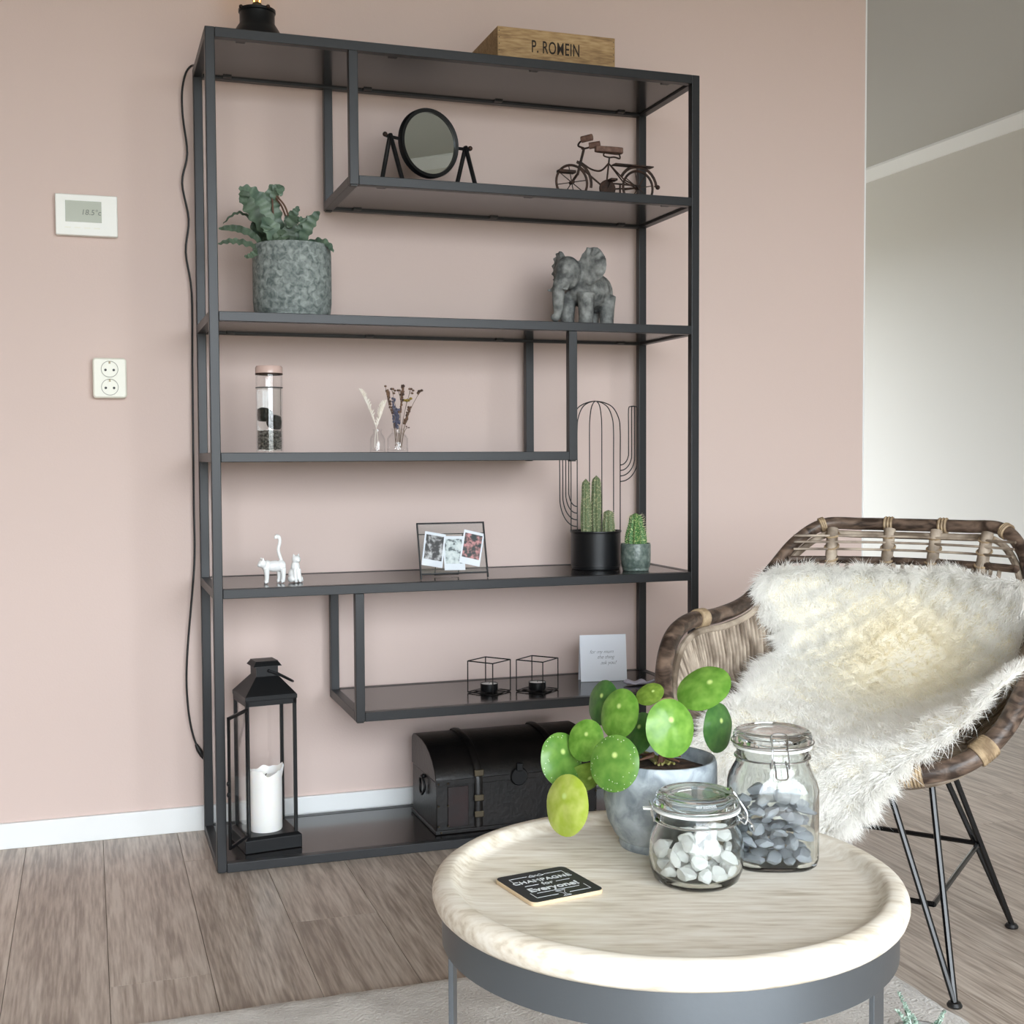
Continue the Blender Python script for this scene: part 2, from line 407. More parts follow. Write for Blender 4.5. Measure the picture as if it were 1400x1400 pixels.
# ------------------------------------------------------------------ shelving unit
SW, SD, SP = 1.2, .337, .0213
Z1, Z2, Z3, Z4, Z5, Z6, Z7 = 1.878, 1.577, 1.2594, .9466, .6413, .3423, .0213
XA, XB, XC = .3174, .8715, .3196
rack = thing('shelving_unit', 'tall open black metal shelving unit with staggered shelves against the pink wall', 'shelf')
for x in (0, SW-SP):
    for y in (0, SD-SP):
        MB().box(x, x+SP, y, y+SP, 0.002, Z1).build('post', M['frame'], rack, 0, .0015)
        MB().box(x+.004, x+SP-.004, y+.004, y+SP-.004, 0, .002).build('foot_pad', M['black'], rack, 0)
def shelf(x0, x1, z, divs=()):
    pn = MB().box(x0+.004, x1-.004, .004, SD-.004, z-.0165, z-.0008).build('shelf_panel', M['panel'], rack, 0)
    for y in (0, SD-SP):
        MB().box(x0+SP, x1-SP, y, y+SP, z-SP, z).build('rail', M['frame'], rack, 0, .0012)
    for x in (x0, x1-SP):
        MB().box(x, x+SP, SP, SD-SP, z-SP, z).build('side_rail', M['frame'], rack, 0, .0012)
    n = 4 if x1-x0 > 1 else 3
    for i in range(n):
        xx = x0+.08+(x1-x0-.16)*i/(n-1)
        for y in (SP, SD-SP-.016):
            MB().box(xx-.010, xx+.010, y, y+.016, z-.0200, z-.0165).build('clip', M['black'], pn, 0)
shelf(0, SW, Z1); shelf(XA, SW, Z2); shelf(0, SW, Z3); shelf(0, XB, Z4); shelf(0, SW, Z5); shelf(XC, SW, Z6); shelf(0, SW, Z7)
for x, z0, z1 in ((XA, Z2-SP, Z1-SP), (XB-SP, Z4-SP, Z3-SP), (XC, Z6-SP, Z5-SP)):
    for y in (0, SD-SP):
        MB().box(x, x+SP, y, y+SP, z0, z1).build('divider_post', M['frame'], rack, 0, .0012)
        MB().box(x+.003, x+SP-.003, y+.003, y+SP-.003, z0-.003, z0).build('end_cap', M['black'], rack, 0)

# ------------------------------------------------------------------ wall fittings
th = thing('thermostat', 'white room thermostat with grey-green display on the pink wall', 'thermostat', (-.2505, WY, 1.5155), 0)
MB().prism(rrect(.0705, .0485, .003), 0, .022, Matrix.Rotation(PI/2, 4, 'X')).build('housing', M['white_plastic'], th, 30, .002)
MB().box(-.048, .034, -.0228, -.0218, -.017, .033).build('display', M['lcd'], th, 0)
o = obj('digits', text_mesh('18.5°c', .018, .0001, .15), M['lcd_ink'], th, loc=(.010, -.0231, .006)); o.rotation_euler = (PI/2, 0, 0)
for i in range(4):
    MB().box(-.05+.022*i, -.036+.022*i, -.0225, -.0218, -.032, -.029).build('button', M['ivory'], th, 0)
sk = thing('wall_socket', 'ivory double wall socket on the pink wall left of the shelving', 'socket', (-.205, WY, 1.1285), 0)
MB().prism(rrect(.039, .048, .008), 0, .030, Matrix.Rotation(PI/2, 4, 'X')).build('housing', M['ivory'], sk, 30, .004)
for dz in (.021, -.022):
    s_ = MB().lathe([(.0200,.0004),(.0200,.0012),(.0186,.0012),(.0186,.0004)], 32, TR(0,-.0302,dz) @ Matrix.Rotation(PI/2, 4, 'X'), closed=True).build('outlet_ring', mat('outlet_groove', (150,148,138), .6), sk)
    for dx in (-.0095, .0095):
        MB().lathe([(0,.0012),(.0030,.0012),(.0030,.0004),(0,.0004)], 14, TR(dx,-.0302,dz-.002) @ Matrix.Rotation(PI/2, 4, 'X')).build('pin_hole', M['black'], s_)
    MB().box(-.0022, .0022, -.0316, -.0302, dz+.013, dz+.019).build('earth_clip', M['brass'], s_, 0)

# ------------------------------------------------------------------ lamp with its flex
lamp = thing('table_lamp', 'black metal lamp base with bare amber bulb and long black flex', 'lamp', (.14, .2, Z1), 0)
MB().lathe([(0,0),(.062,0),(.066,.004),(.066,.030),(.062,.045),(.050,.066),(.041,.080),(.041,.104),(.0435,.106),(.0435,.112),(.038,.114),(.02,.112),(0,.112)], 36).build('lamp_base', M['blackm'], lamp)
for a in (.5, 2.1, 3.6, 5.2):
    MB().ball((.044*math.cos(a), .044*math.sin(a), .111), .005, 10, 8).build('knob', M['rust'], lamp)
MB().lathe([(0,.112),(.012,.112),(.012,.126),(.009,.130),(0,.130)], 16).build('bulb_socket', M['brass'], lamp)
bl = MB().lathe([(.009,.130),(.013,.145),(.026,.175),(.032,.205),(.028,.232),(.015,.25),(0,.254)], 24).build('bulb', M['bulb'], lamp)
MB().tube(catmull([(-.006,0,.13),(-.008,0,.17),(-.004,0,.21),(0,0,.18),(.004,0,.21),(.008,0,.17),(.006,0,.13)], 5), .0016, 6).build('filament', M['filament'], bl)
cpx = [(262,90),(254,100),(249,125),(250,160),(256,210),(249,250),(258,300),(254,345),(262,400),(263,500),(264,600),(265,690),(266,760),(262,820),(257,880),(255,930),(258,975),(264,1005),(271,1024)]
cp = [Vector((.085,.24,Z1+.012)), Vector((.05,.27,Z1+.005)), Vector((.012,.31,Z1+.004))]+[on(a, b, 1, .3505) for a, b in cpx]
cp = [p-Vector(lamp.location) for p in cp]
fx = MB().tube(catmull(cp, 5), .0026, 8).build('flex', M['black'], lamp)
pe = on(274, 1028, 1, .3505)-Vector(lamp.location)
MB().tube([pe+Vector((-.010,0,.020)), pe+Vector((-.004,0,.006)), pe+Vector((.004,0,-.008)), pe+Vector((.014,0,-.022))], [.004,.0065,.0065,.005], 10).build('plug', M['black'], fx)

# ------------------------------------------------------------------ crate
cr = thing('wooden_crate', 'weathered wooden crate with stencilled lettering on top of the shelving', 'crate', (.70, .085, Z1), 0)
CL, CD, CH = .308, .215, .098
MB().box(0, CL, 0, .009, 0, CH).build('side_board', M['crate'], cr, 0, .001)
MB().box(0, CL, CD-.009, CD, 0, CH).build('side_board', M['crate'], cr, 0, .001)
MB().box(0, .009, .009, CD-.009, 0, CH).build('end_board', M['crate'], cr, 0, .001)
MB().box(CL-.009, CL, .009, CD-.009, 0, CH).build('end_board', M['crate'], cr, 0, .001)
MB().box(.009, CL-.009, .009, CD-.009, 0, .007).build('bottom_board', M['crate'], cr, 0)
me = text_mesh('P. ROMEIN', .042, .0002, 0, 1.08, bold=.0004)
o = obj('lettering', me, M['ink'], cr, loc=(.150, -.0003, .056)); o.rotation_euler = (PI/2, 0, 0); o.scale = (.60, 1, 1)
for i in range(6):
    for x in (.004, CL-.004):
        MB().lathe([(0,0),(.0014,0),(.0014,.0006),(0,.0006)], 8, TR(x, 0, .010+.0155*i) @ Matrix.Rotation(PI/2, 4, 'X')).build('nail', M['brass'], cr)

# ------------------------------------------------------------------ round mirror on a stand
mi = thing('table_mirror', 'round black-framed vanity mirror on A-shaped legs', 'mirror', (.539, .135, Z2), math.atan2(.07, .22))
mz, mr = .128, .083
TM = TR(0, 0, mz-.011) @ Matrix.Rotation(math.radians(1), 4, 'X') @ Matrix.Rotation(PI/2, 4, 'X')
rim = MB().lathe([(mr-.010,.008),(mr-.002,.010),(mr,.006),(mr,-.006),(mr-.002,-.008),(mr-.010,-.008)], 56, TM, closed=True).build('mirror_rim', M['blackm'], mi)
MB().lathe([(0,.004),(mr-.009,.004),(mr-.009,-.004),(0,-.004)], 56, TM).build('mirror_glass', M['mirror'], mi)
for s in (-1, 1):
    px_ = s*(.108)
    st = MB()
    st.tube([(px_, .0, mz-.004), (px_-s*.002, -.052, .004)], .0055, 8); st.tube([(px_, .0, mz-.004), (px_-s*.002, .052, .004)], .0055, 8)
    st.build('stand_leg', M['blackm'], mi)
    MB().tube([(s*(mr-.001), 0, mz-.011), (px_+s*.012, 0, mz-.009)], .004, 8).build('pivot', M['blackm'], mi)
    MB().ball((px_+s*.014, 0, mz-.006), .006, 10, 8).build('knob', M['rust'], mi)
MB().tube([(-.112, .052, .004), (.112, .052, .004)], .004, 8).build('stretcher', M['blackm'], mi)

# ------------------------------------------------------------------ model bicycle (faces left)
bk = thing('model_bicycle', 'small rusty iron model bicycle with wooden saddle and grips', 'model bicycle', (1.008, .135, Z2), math.radians(4))
RW = .046
def wheel(x, r):
    g = MB()
    g.tube([(x+r*.93*math.cos(2*PI*i/36), 0, r+r*.93*math.sin(2*PI*i/36)) for i in range(36)], r*.07, 8, True)
    w_ = g.build('tyre', M['rust'], bk)
    for i in range(8):
        a = PI*i/8*2+.2
        MB().tube([(x, 0, r), (x+r*.9*math.cos(a), 0, r+r*.9*math.sin(a))], .0013, 5).build('spoke', M['rust'], w_)
    MB().tube([(x, -.008, r), (x, .008, r)], .005, 10).build('hub', M['rust'], w_)
wheel(-.100, RW); wheel(.088, RW)
fr = MB()
fr.tube(catmull([(-.074,0,.098),(-.045,0,.083),(-.018,0,.082),(.004,0,.102)], 6), .0024, 8)
fr.tube([(-.078,0,.087),(-.004,0,.036)], .0024, 8); fr.tube([(.006,0,.118),(-.004,0,.036)], .0024, 8)
fr.tube([(.004,0,.102),(.046,-.006,.062),(.088,-.006,RW)], .0018, 8); fr.tube([(.004,0,.102),(.046,.006,.062),(.088,.006,RW)], .0018, 8)
fr.tube([(-.004,0,.036),(.088,0,RW)], .0022, 8)
fr.tube([(-.066,0,.132),(-.084,0,.066)], .0036, 8); fr.tube([(-.084,-.006,.068),(-.100,-.007,RW)], .0018, 8); fr.tube([(-.084,.006,.068),(-.100,.007,RW)], .0018, 8)
fr.build('frame', M['rust'], bk)
HB = TR(-.066,0,0) @ RZ(math.radians(-42)) @ TR(.066,0,0)
MB().tube(catmull([(-.050,-.036,.148),(-.066,-.033,.142),(-.076,-.016,.137),(-.066,0,.134),(-.076,.016,.137),(-.066,.033,.142),(-.050,.036,.148)], 4), .0024, 8, M=HB).build('handlebar', M['rust'], bk)
for s in (-1, 1):
    MB().tube([(-.062,s*.034,.147),(-.034,s*.038,.150)], [.0085,.0085], 10, M=HB).build('grip', M['grip'], bk)
MB().prism([(-.042,-.006),(-.034,-.010),(.010,-.015),(.030,-.014),(.034,-.006),(.034,.006),(.030,.014),(.010,.015),(-.034,.010),(-.042,.006)], .128, .142, TR(.008,0,0)).build('saddle', M['grip'], bk, 30, .002)
MB().tube(catmull([(-.008,0,.128),(-.010,0,.120),(.006,0,.117),(.020,0,.119),(.036,0,.117),(.034,0,.128)], 4), .0022, 6).build('saddle_spring', M['rust'], bk)
for x, a0, a1, nm in ((-.100, -10, 75, 'fender'), (.088, 8, 150, 'fender')):
    MB().tube([(x+RW*1.18*math.cos(math.radians(a0+(a1-a0)*i/12)), 0, RW+RW*1.18*math.sin(math.radians(a0+(a1-a0)*i/12))) for i in range(13)], .004, 8, flat=.45).build(nm, M['rust'], bk)
MB().box(.018, .128, -.012, .012, .099, .102).build('luggage_rack', M['rust'], bk, 0)
MB().box(-.138, -.092, -.010, .010, .068, .075).build('front_carrier', M['rust'], bk, 0, .001)
MB().lathe([(0,-.003),(.022,-.003),(.022,.003),(0,.003)], 24, TR(-.004,-.008,.036) @ Matrix.Rotation(PI/2,4,'X')).build('chain_ring', M['rust'], bk)
MB().box(-.004, .090, -.010, -.007, .020, .024).box(-.004, .090, -.010, -.007, .048, .052).box(.03, .034, -.010, -.007, .020, .052).build('chain_guard', M['rust'], bk, 0)
for s in (-1, 1):
    MB().tube([(-.004,s*.010,.036),(.004,s*.014,.036+s*-.020)], .002, 6).box(-.006,.012,min(s*.014,s*.034),max(s*.014,s*.034),.033-s*.020,.038-s*.020).build('pedal', M['rust'], bk, 0)
MB().ball((.146,0,.052), .006, 10, 8).tube([(.136,0,.054),(.146,0,.052)], .002, 6).build('tail_lamp', M['rust'], bk)

# ------------------------------------------------------------------ fishbone cactus in concrete pot
pp = thing('potted_fishbone_cactus', 'wavy-leaved grey-green plant in a mottled concrete pot', 'potted plant', (.205, .135, Z3), 0)
MB().lathe([(0,0),(.084,0),(.086,.004),(.085,.010),(.089,.016),(.0915,.04),(.0915,.150),(.090,.168),(.087,.172),(.083,.170),(.082,.150),(.082,.145)], 48).build('pot', M['concrete'], pp)
MB().lathe([(.0818,.148),(.05,.152),(0,.155)], 24).build('soil', M['soil'], pp)
def ribbon(pts, wd, k=7, wav=.0, up=Vector((0,-1,.3)), thick=.0012, zig=0, ph=0):
    C = catmull(pts, k); n = len(C); vs = []; fs = []
    for i, p in enumerate(C):
        t = (C[min(i+1,n-1)]-C[max(i-1,0)]).normalized()
        sd = t.cross(up).normalized(); nn = sd.cross(t)
        s = i/(n-1); w_ = wd*(math.sin(PI*min(1, s*.93+.07))**.6)
        wl = w_*(1+zig*math.sin(i*1.25+ph)); wr = w_*(1+zig*math.sin(i*1.25+ph+2.6))
        off = nn*(wav*math.sin(i*1.3))
        vs += [p-sd*wl+off+nn*w_*.25, p+nn*thick, p+sd*wr+off+nn*w_*.25, p-nn*thick]
    for i in range(n-1):
        for a in range(4):
            b_ = (a+1) % 4
            fs.append((i*4+a, i*4+b_, i*4+4+b_, i*4+4+a))
    fs += [(0,1,2,3), (4*n-1,4*n-2,4*n-3,4*n-4)]
    return MB().add(vs, fs)
D0 = depth_of((.205, .135, 1.45))
def leafpx(pts, wd, zig=.2, mt='leafgrey', ph=0):
    P = [atd(a, b, D0+d)-Vector(pp.location) for a, b, d in pts]
    ribbon(P, wd*.92, 9, .0025, zig=zig, ph=ph).build('leaf', M[mt], pp, 60)
L = [([(385,338,.0),(365,300,-.01),(355,275,-.02),(340,262,-.03),(326,258,-.035)], .020),
     ([(388,338,.0),(378,305,.01),(372,280,.01),(372,262,.0),(380,254,-.01)], .019),
     ([(380,340,-.02),(358,308,-.04),(342,285,-.05),(333,268,-.06),(334,282,-.07)], .018),
     ([(372,272,.0),(381,257,-.01),(384,268,-.02)], .012),
     ([(392,340,-.02),(378,325,-.05),(366,308,-.06),(362,316,-.07)], .022),
     ([(395,340,-.02),(395,320,-.02),(400,300,-.02),(393,312,-.03)], .018),
     ([(405,338,.01),(400,318,.0),(396,300,.0),(404,290,-.01),(408,282,-.01)], .012),
     ([(404,338,.0),(410,318,-.01),(415,305,-.02),(408,298,-.02)], .014),
     ([(412,338,.0),(414,318,.0),(421,302,.0),(428,296,.0)], .011),
     ([(408,338,0),(412,326,0),(420,316,0),(430,308,0)], .009),
     ([(410,338,.0),(418,318,-.02),(428,300,-.03),(437,289,-.035)], .014),
     ([(415,338,.01),(430,331,-.01),(446,333,-.03),(456,345,-.04)], .010),
     ([(362,340,-.02),(346,322,-.04),(328,314,-.05),(312,312,-.06),(299,313,-.06)], .010),
     ([(360,342,-.03),(346,336,-.05),(328,331,-.06),(312,330,-.07),(298,334,-.07)], .008),
     ([(362,336,.02),(350,308,.02),(332,292,.02),(318,294,.02),(305,306,.02)], .004),
     ([(358,338,-.04),(350,345,-.06),(342,350,-.07),(334,351,-.07)], .008),
     ([(398,338,-.03),(390,330,-.06),(384,322,-.06),(374,330,-.07)], .016),
     ([(376,338,.01),(366,328,.02),(352,320,.02),(344,304,.02)], .014)]
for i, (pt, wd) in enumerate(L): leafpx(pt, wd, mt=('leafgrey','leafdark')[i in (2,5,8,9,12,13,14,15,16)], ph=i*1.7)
for pt in ([(378,338,0),(374,300,0),(372,268,0)], [(392,300,0),(384,280,0),(372,266,0)], [(404,338,0),(398,310,-.01),(390,283,-.01),(378,268,-.01)], [(412,338,0),(418,312,0),(420,302,0)]):
    P = [atd(a, b, D0+d)-Vector(pp.location) for a, b, d in pt]
    MB().tube(catmull(P, 5), .0022, 6).build('stem', M['stembrown'], pp)

# ------------------------------------------------------------------ stone elephant
el = MB()
el.ball((.030,0,.098), (.072,.052,.050)); el.ball((-.012,0,.108), (.040,.046,.048)); el.ball((.070,0,.092), (.036,.044,.050))
el.ball((-.062,0,.134), (.038,.036,.042)); el.ball((-.052,0,.150), (.026,.028,.020)); el.ball((-.078,0,.118), (.020,.020,.026))
el.tube(catmull([(-.082,0,.125),(-.100,0,.095),(-.104,0,.060),(-.102,.002,.032),(-.112,.002,.018),(-.124,.002,.022)], 5), [.021,.0205,.020,.019,.0185,.018,.0175,.017,.0165,.016,.0155,.015,.014,.0135,.013,.0125,.012,.0118,.0115,.011,.0105,.010,.0095,.009,.0085,.008], 12)
for x, y in ((-.022,-.030),(-.030,.028),(.072,-.028),(.078,.027)):
    el.tube([(x,y,.085),(x,y,.05),(x-.001,y,.018),(x-.002,y,.0)], [.026,.0215,.0195,.0225], 14)
for s in (-1, 1):
    ME = TR(-.040, s*.026, .146) @ Matrix.Rotation(s*math.radians(-24), 4, 'Z') @ Matrix.Rotation(s*math.radians(8), 4, 'X')
    el.ball((0,s*.034,.002), (.0075,.039,.043), 18, 14, ME); el.ball((.002,s*.038,.020), (.0065,.028,.027), 16, 12, ME); el.ball((-.001,s*.022,-.024), (.0065,.022,.024), 16, 12, ME)
    for q in range(6):
        an = math.radians(-50+28*q)
        el.tube([tuple(ME @ Vector((-.004,s*.018,.004))), tuple(ME @ Vector((-.006,s*(.028+.040*math.cos(an)), .004+.042*math.sin(an))))], [.003,.0052], 6)
    el.tube([(-.082,s*.018,.106),(-.102,s*.025,.088),(-.116,s*.026,.088)], [.0065,.0055,.003], 8)
el.tube(catmull([(.100,0,.118),(.116,0,.095),(.112,.002,.062),(.113,.002,.050)], 5), .0055, 8)
eo = obj('stone_elephant', fuse(el, 'stone_elephant', .0032, 3, .45), M['stone'], loc=(.945, .150, Z3+.002), rotz=math.radians(30))
eo.scale = (.94, .94, 1.0)
tag(eo, 'grey carved stone elephant figurine with spread ears', 'figurine')

# ------------------------------------------------------------------ glass tube with moss and gravel
TX, TY, TRd = .145, .115, .031
gb = thing('glass_cylinder', 'tall clear glass cylinder with pinkish lid holding gravel and dark moss', 'glass jar', (TX, TY, Z4), 0)
MB().lathe([(0,0),(TRd,0),(TRd,.182),(TRd-.002,.184),(TRd-.0022,.182),(TRd-.0022,.004),(0,.004)], 32).build('cylinder_glass', M['pane'], gb)
MB().lathe([(0,.1835),(TRd-.001,.1835),(TRd+.0005,.185),(TRd+.0005,.197),(TRd-.002,.2015),(0,.202)], 32).build('lid', M['copper'], gb)
MB().lathe([(TRd-.0021,.150),(TRd+.0006,.150),(TRd+.0006,.1522),(TRd-.0021,.1522)], 32, closed=True).build('ring', M['black'], gb)
MB().lathe([(TRd-.0024,.181),(TRd+.0008,.181),(TRd+.0008,.1845),(TRd-.0024,.1845)], 32, closed=True).build('ring', M['rust'], gb)
gm = MB(); rg = random.Random(5)
ico = bmesh.new(); bmesh.ops.create_icosphere(ico, subdivisions=1, radius=1)
IV = [tuple(v.co) for v in ico.verts]; IF = [tuple(v.index for v in f.verts) for f in ico.faces]; ico.free()
for i in range(700):
    a = rg.uniform(0, 2*PI); rr = (TRd-.0062)*math.sqrt(rg.random()); z = .0085+.042*rg.random()
    q = rg.uniform(.0022, .0033)
    gm.add([(rr*math.cos(a)+v[0]*q*1.2, rr*math.sin(a)+v[1]*q, z+v[2]*q*.9) for v in IV], IF)
MB().lathe([(0,.0043),(TRd-.0026,.0043),(TRd-.0026,.1505),(0,.1505)], 32).build('water', M['water'], gb)
gv = gm.build('gravel', M['gravel'], smooth=0, loc=(TX, TY, Z4)); gv['kind'] = 'stuff'
tag(gv, 'mixed grey gravel filling the bottom of the glass cylinder', 'gravel')
for i, (x, y, z, r) in enumerate(((-.0095,.004,.0885,.0165),(.0105,-.006,.0705,.0170))):
    mb = MB().ball((0,0,0), r, 20, 14)
    mb.v = [tuple(Vector(p)*(1+.10*mnoise.noise(Vector(p)*160+Vector((i*9,0,0))))) for p in mb.v]
    tag(mb.build('moss_ball', M['moss'], loc=(TX+x, TY+y, Z4+z)), ['upper dark moss ball inside the glass cylinder', 'lower dark moss ball resting on gravel inside the glass cylinder'][i], 'moss ball', 'moss balls in the glass cylinder')

# ------------------------------------------------------------------ two little bottles with dried flowers
def bottle(x, y, r, h, label):
    b_ = thing('small_bottle', label, 'bottle', (x, y, Z4), 0, 'little glass flower bottles')
    t = .0016
    prof = [(0,0),(r*.95,0),(r,.003),(r,h*.58),(r*.8,h*.72),(r*.55,h*.82),(r*.55,h*.95),(r*.62,h*.97),(r*.62,h),(r*.5,h),(r*.48,h*.82),(r*.72,h*.70),(r-t,h*.57),(r-t,.005),(0,.004)]
    MB().lathe(prof, 24).build('bottle_glass', M['pane'], b_)
    return b_
bottle(.408, .145, .0185, .056, 'smaller clear glass bottle holding two pale pampas stems')
bottle(.459, .150, .0255, .058, 'wider clear glass bottle holding a bunch of dark dried flowers')
DB = depth_of((.408, .145, 1.0))
def stemt(name, pts, r, mt, label, cat, group, extra):
    P = [atd(a, b, DB+d) for a, b, d in pts]
    base = P[0].copy()
    t = thing(name, label, cat, base, 0, group)
    C = catmull([p-base for p in P], 6)
    MB().tube(C, r, 6).build('stem', M[mt], t)
    extra(t, C)
def plume(r):
    def f(t, C):
        mb = MB(); n = len(C); rq = random.Random(int(r*1e6)+n)
        for i in range(n//3, n):
            s = (i-n/3)/(n*2/3); rr = r*math.sin(PI*min(.98, .12+.88*s))**.7+.0008
            for k in range(7):
                a = rq.uniform(0, 2*PI)
                d = Vector((math.cos(a), math.sin(a), 1.5)).normalized()
                mb.tube([C[i], C[i]+d*rr*1.8], [rr*.35, .0003], 4)
        mb.build('plume', M['pampas'], t)
    return f
GP = 'pale pampas stems'
stemt('pampas_stem', [(517,612,0),(515,588,0),(508,565,-.005),(499,545,-.01),(492,533,-.012)], .0009, 'pampas', 'longer pale pampas stem leaning away from the dark dried flowers', 'dried stem', GP, plume(.0062))
stemt('pampas_stem', [(512,612,.004),(514,588,.002),(519,570,0),(523,558,0),(527,549,0)], .0009, 'pampas', 'shorter pale pampas stem leaning towards the dark dried flowers', 'dried stem', GP, plume(.0072))
def spike(mt, r):
    def f(t, C):
        mb = MB(); n = len(C); rq = random.Random(n+int(r*1e5))
        for i in range(int(n*.45), n):
            for k in range(3):
                p = C[i]+Vector((rq.uniform(-1,1), rq.uniform(-1,1), rq.uniform(-.5,.5)))*r
                mb.ball(p, (r*.75, r*.75, r*1.0), 6, 5)
        mb.build('flower_head', M[mt], t)
    return f
def heads(mt, r, k):
    def f(t, C):
        rq = random.Random(k*7+int(r*1e5))
        for i in range(k):
            p = C[-1]+Vector((rq.uniform(-1,1), rq.uniform(-1,1), rq.uniform(-1,.6)))*r*(2.0 if k > 1 else 0)
            MB().ball(p, (r, r, r*.8), 8, 6).build('flower_head', M[mt], t)
            if k > 1: MB().tube([C[-3], p], .0004, 4).build('twig', M['drystem'], t)
    return f
GD = 'dried flowers in the wider bottle'
LB = 'dark dried flower stem in the wider glass bottle'
for pts, fn, lb in (([(541,612,0),(539,585,0),(535,560,0),(531,540,0),(529,534,0)], spike('dryflower',.0030), 'thin dark dried flower spike in the wider bottle'),
                ([(543,612,0),(540,585,0),(539,562,0),(538,545,0)], spike('lavender',.0032), 'short bluish dried lavender spike in the wider bottle'),
                ([(545,612,0),(545,585,0),(547,560,0),(550,540,0),(551,527,0)], spike('dryflower',.0032), 'tallest dark dried flower spike in the wider bottle'),
                ([(540,612,.004),(542,590,.004),(543,572,.004),(543,560,.004)], spike('lavender',.0050), 'thick bluish lavender head low in the wider bottle'),
                ([(546,612,.006),(549,585,.006),(553,565,.006),(557,545,.006)], heads('yellowflower',.0042,4), 'yellowish dried blossom stem in the wider bottle'),
                ([(548,612,0),(552,585,0),(556,570,0),(560,556,0)], spike('dryflower',.0030), 'brown dried spike bending right in the wider bottle'),
                ([(549,612,0),(554,582,0),(563,556,0),(574,536,0)], heads('dryflower',.0038,4), 'long thin dried stem with cluster of heads reaching beyond the bunch'),
                ([(544,612,.008),(541,580,.008),(532,555,.008),(527,528,.008)], heads('dryflower',.0034,1), 'single-headed dried stem leaning towards the pampas'),
                ([(545,612,.010),(545,580,.01),(540,552,.01),(536,534,.01)], heads('dryflower',.0034,4), LB),
                ([(547,612,.010),(550,580,.01),(556,552,.01),(561,534,.01)], heads('dryflower',.0034,4), LB),
                ([(546,612,.012),(547,580,.012),(548,552,.012),(545,536,.012)], heads('dryflower',.0034,4), LB),
                ([(549,612,.0),(551,598,.0),(553,590,.0),(557,584,.0)], heads('dryflower',.0022,2), 'short twig with two tiny heads at the mouth of the wider bottle')):
    stemt('dried_flower', pts, .0006, 'drystem', lb, 'dried flower', GD, fn)

# ------------------------------------------------------------------ cactus planter with wire saguaro
cp_ = thing('wire_cactus_planter', 'black round planter with cactus-shaped wire frame and column cacti', 'planter', (.995, .185, Z5), 0)
R = .065
MB().lathe([(0,0),(.062,0),(.063,.004),(.063,.008),(R,.009),(R,.094),(.067,.096),(.067,.100),(.0635,.100),(.0625,.094),(.0625,.088)], 44).build('pot', M['blackm'], cp_)
MB().lathe([(.0624,.088),(.03,.091),(0,.092)], 24).build('soil', M['soil'], cp_)
wr = .0014
def wire(pts): MB().tube(catmull(pts, 8), wr, 6).build('wire', M['black'], cp_)
for dg in (-20, 20, 82):
    a = math.radians(dg); c_, s_ = math.cos(a), math.sin(a); q = R-.001
    wire([(-q*c_,-q*s_,.098),(-q*c_,-q*s_,.28),(-q*c_,-q*s_,.36),(-q*.92*c_,-q*.92*s_,.395),(-q*.62*c_,-q*.62*s_,.424),(0,0,.436),
          (q*.62*c_,q*.62*s_,.424),(q*.92*c_,q*.92*s_,.395),(q*c_,q*s_,.36),(q*c_,q*s_,.28),(q*c_,q*s_,.098)])
for sd_, x_in, x_out, za, zb_, ztop, bend_ in ((-1, .0835, .108, .112, .164, .303, .075), (1, .084, .110, .227, .270, .423, .060)):
    for i in range(4):                                 # side arms, outer wire first
        xo = x_out+(x_in-x_out)*i/3; z0_ = za+(zb_-za)*i/3; yy = -.0217; bh = bend_*(1-.16*i)
        pts = [(sd_*.0605, yy, z0_)]
        for k in range(1, 7):
            t = PI/2*k/6; pts.append((sd_*(.0605+(xo-.0605)*math.sin(t)), yy, z0_+bh*(1-math.cos(t))))
        pts += [(sd_*xo, yy, z0_+bh+(ztop-z0_-bh)*.5), (sd_*xo, yy, ztop-.008), (sd_*(xo+(.097-xo)*.45), yy, ztop-.001), (sd_*.097, yy, ztop)]
        MB().tube(catmull(pts, 3), wr, 6).build('wire', M['black'], cp_)
def cactus(parent, name, x, y, z0, h, r, mt, ribs=10, taper=.9):
    vs = []; fs = []; n = ribs*4; m = 16
    for j in range(m+1):
        t = j/m; rr = r*(.82+.18*math.sin(PI*min(1, t*1.4)))*(taper+(1-taper)*(1-t))
        if t > .85: rr *= math.sqrt(max(0.0, 1-((t-.85)/.15)**2))*.98+.02
        for k in range(n):
            a = 2*PI*k/n; q = rr*(1+.10*math.cos(ribs*a))
            vs.append((x+q*math.cos(a), y+q*math.sin(a), z0+h*t))
    for j in range(m):
        for k in range(n):
            l = (k+1) % n
            fs.append((j*n+k, j*n+l, j*n+n+l, j*n+n+k))
    fs.append(tuple(range(m*n, m*n+n)))
    c = MB().add(vs, fs).build(name, M[mt], parent, 60)
    sp = MB(); rq = random.Random(int(h*1e4))
    for j in range(3, m):
        for k in range(ribs):
            i = j*n+k*4; p = Vector(vs[i]); d = (p-Vector((x, y, p.z))).normalized()
            for q in range(2):
                e = (d+Vector((rq.uniform(-.6,.6), rq.uniform(-.6,.6), rq.uniform(-.2,.8)))).normalized()
                sp.tube([p, p+e*r*.32], [.00035,.0001], 3)
    s_ = sp.build('spines', mat_spine, c, 0); s_['kind'] = 'stuff'
    return c
mat_spine = mat('pale_cactus_spine', (214,206,170), .7)
cactus(cp_, 'cactus_column', -.030, -.006, .085, .150, .0135, 'cactus')
cactus(cp_, 'cactus_column', .006, .010, .085, .158, .0155, 'cactus')
cactus(cp_, 'cactus_column', .030, -.014, .085, .068, .0160, 'cactus')
sc_ = thing('potted_small_cactus', 'small green spiny cactus in a grey-green glazed pot', 'potted plant', (1.070, .098, Z5), 0)
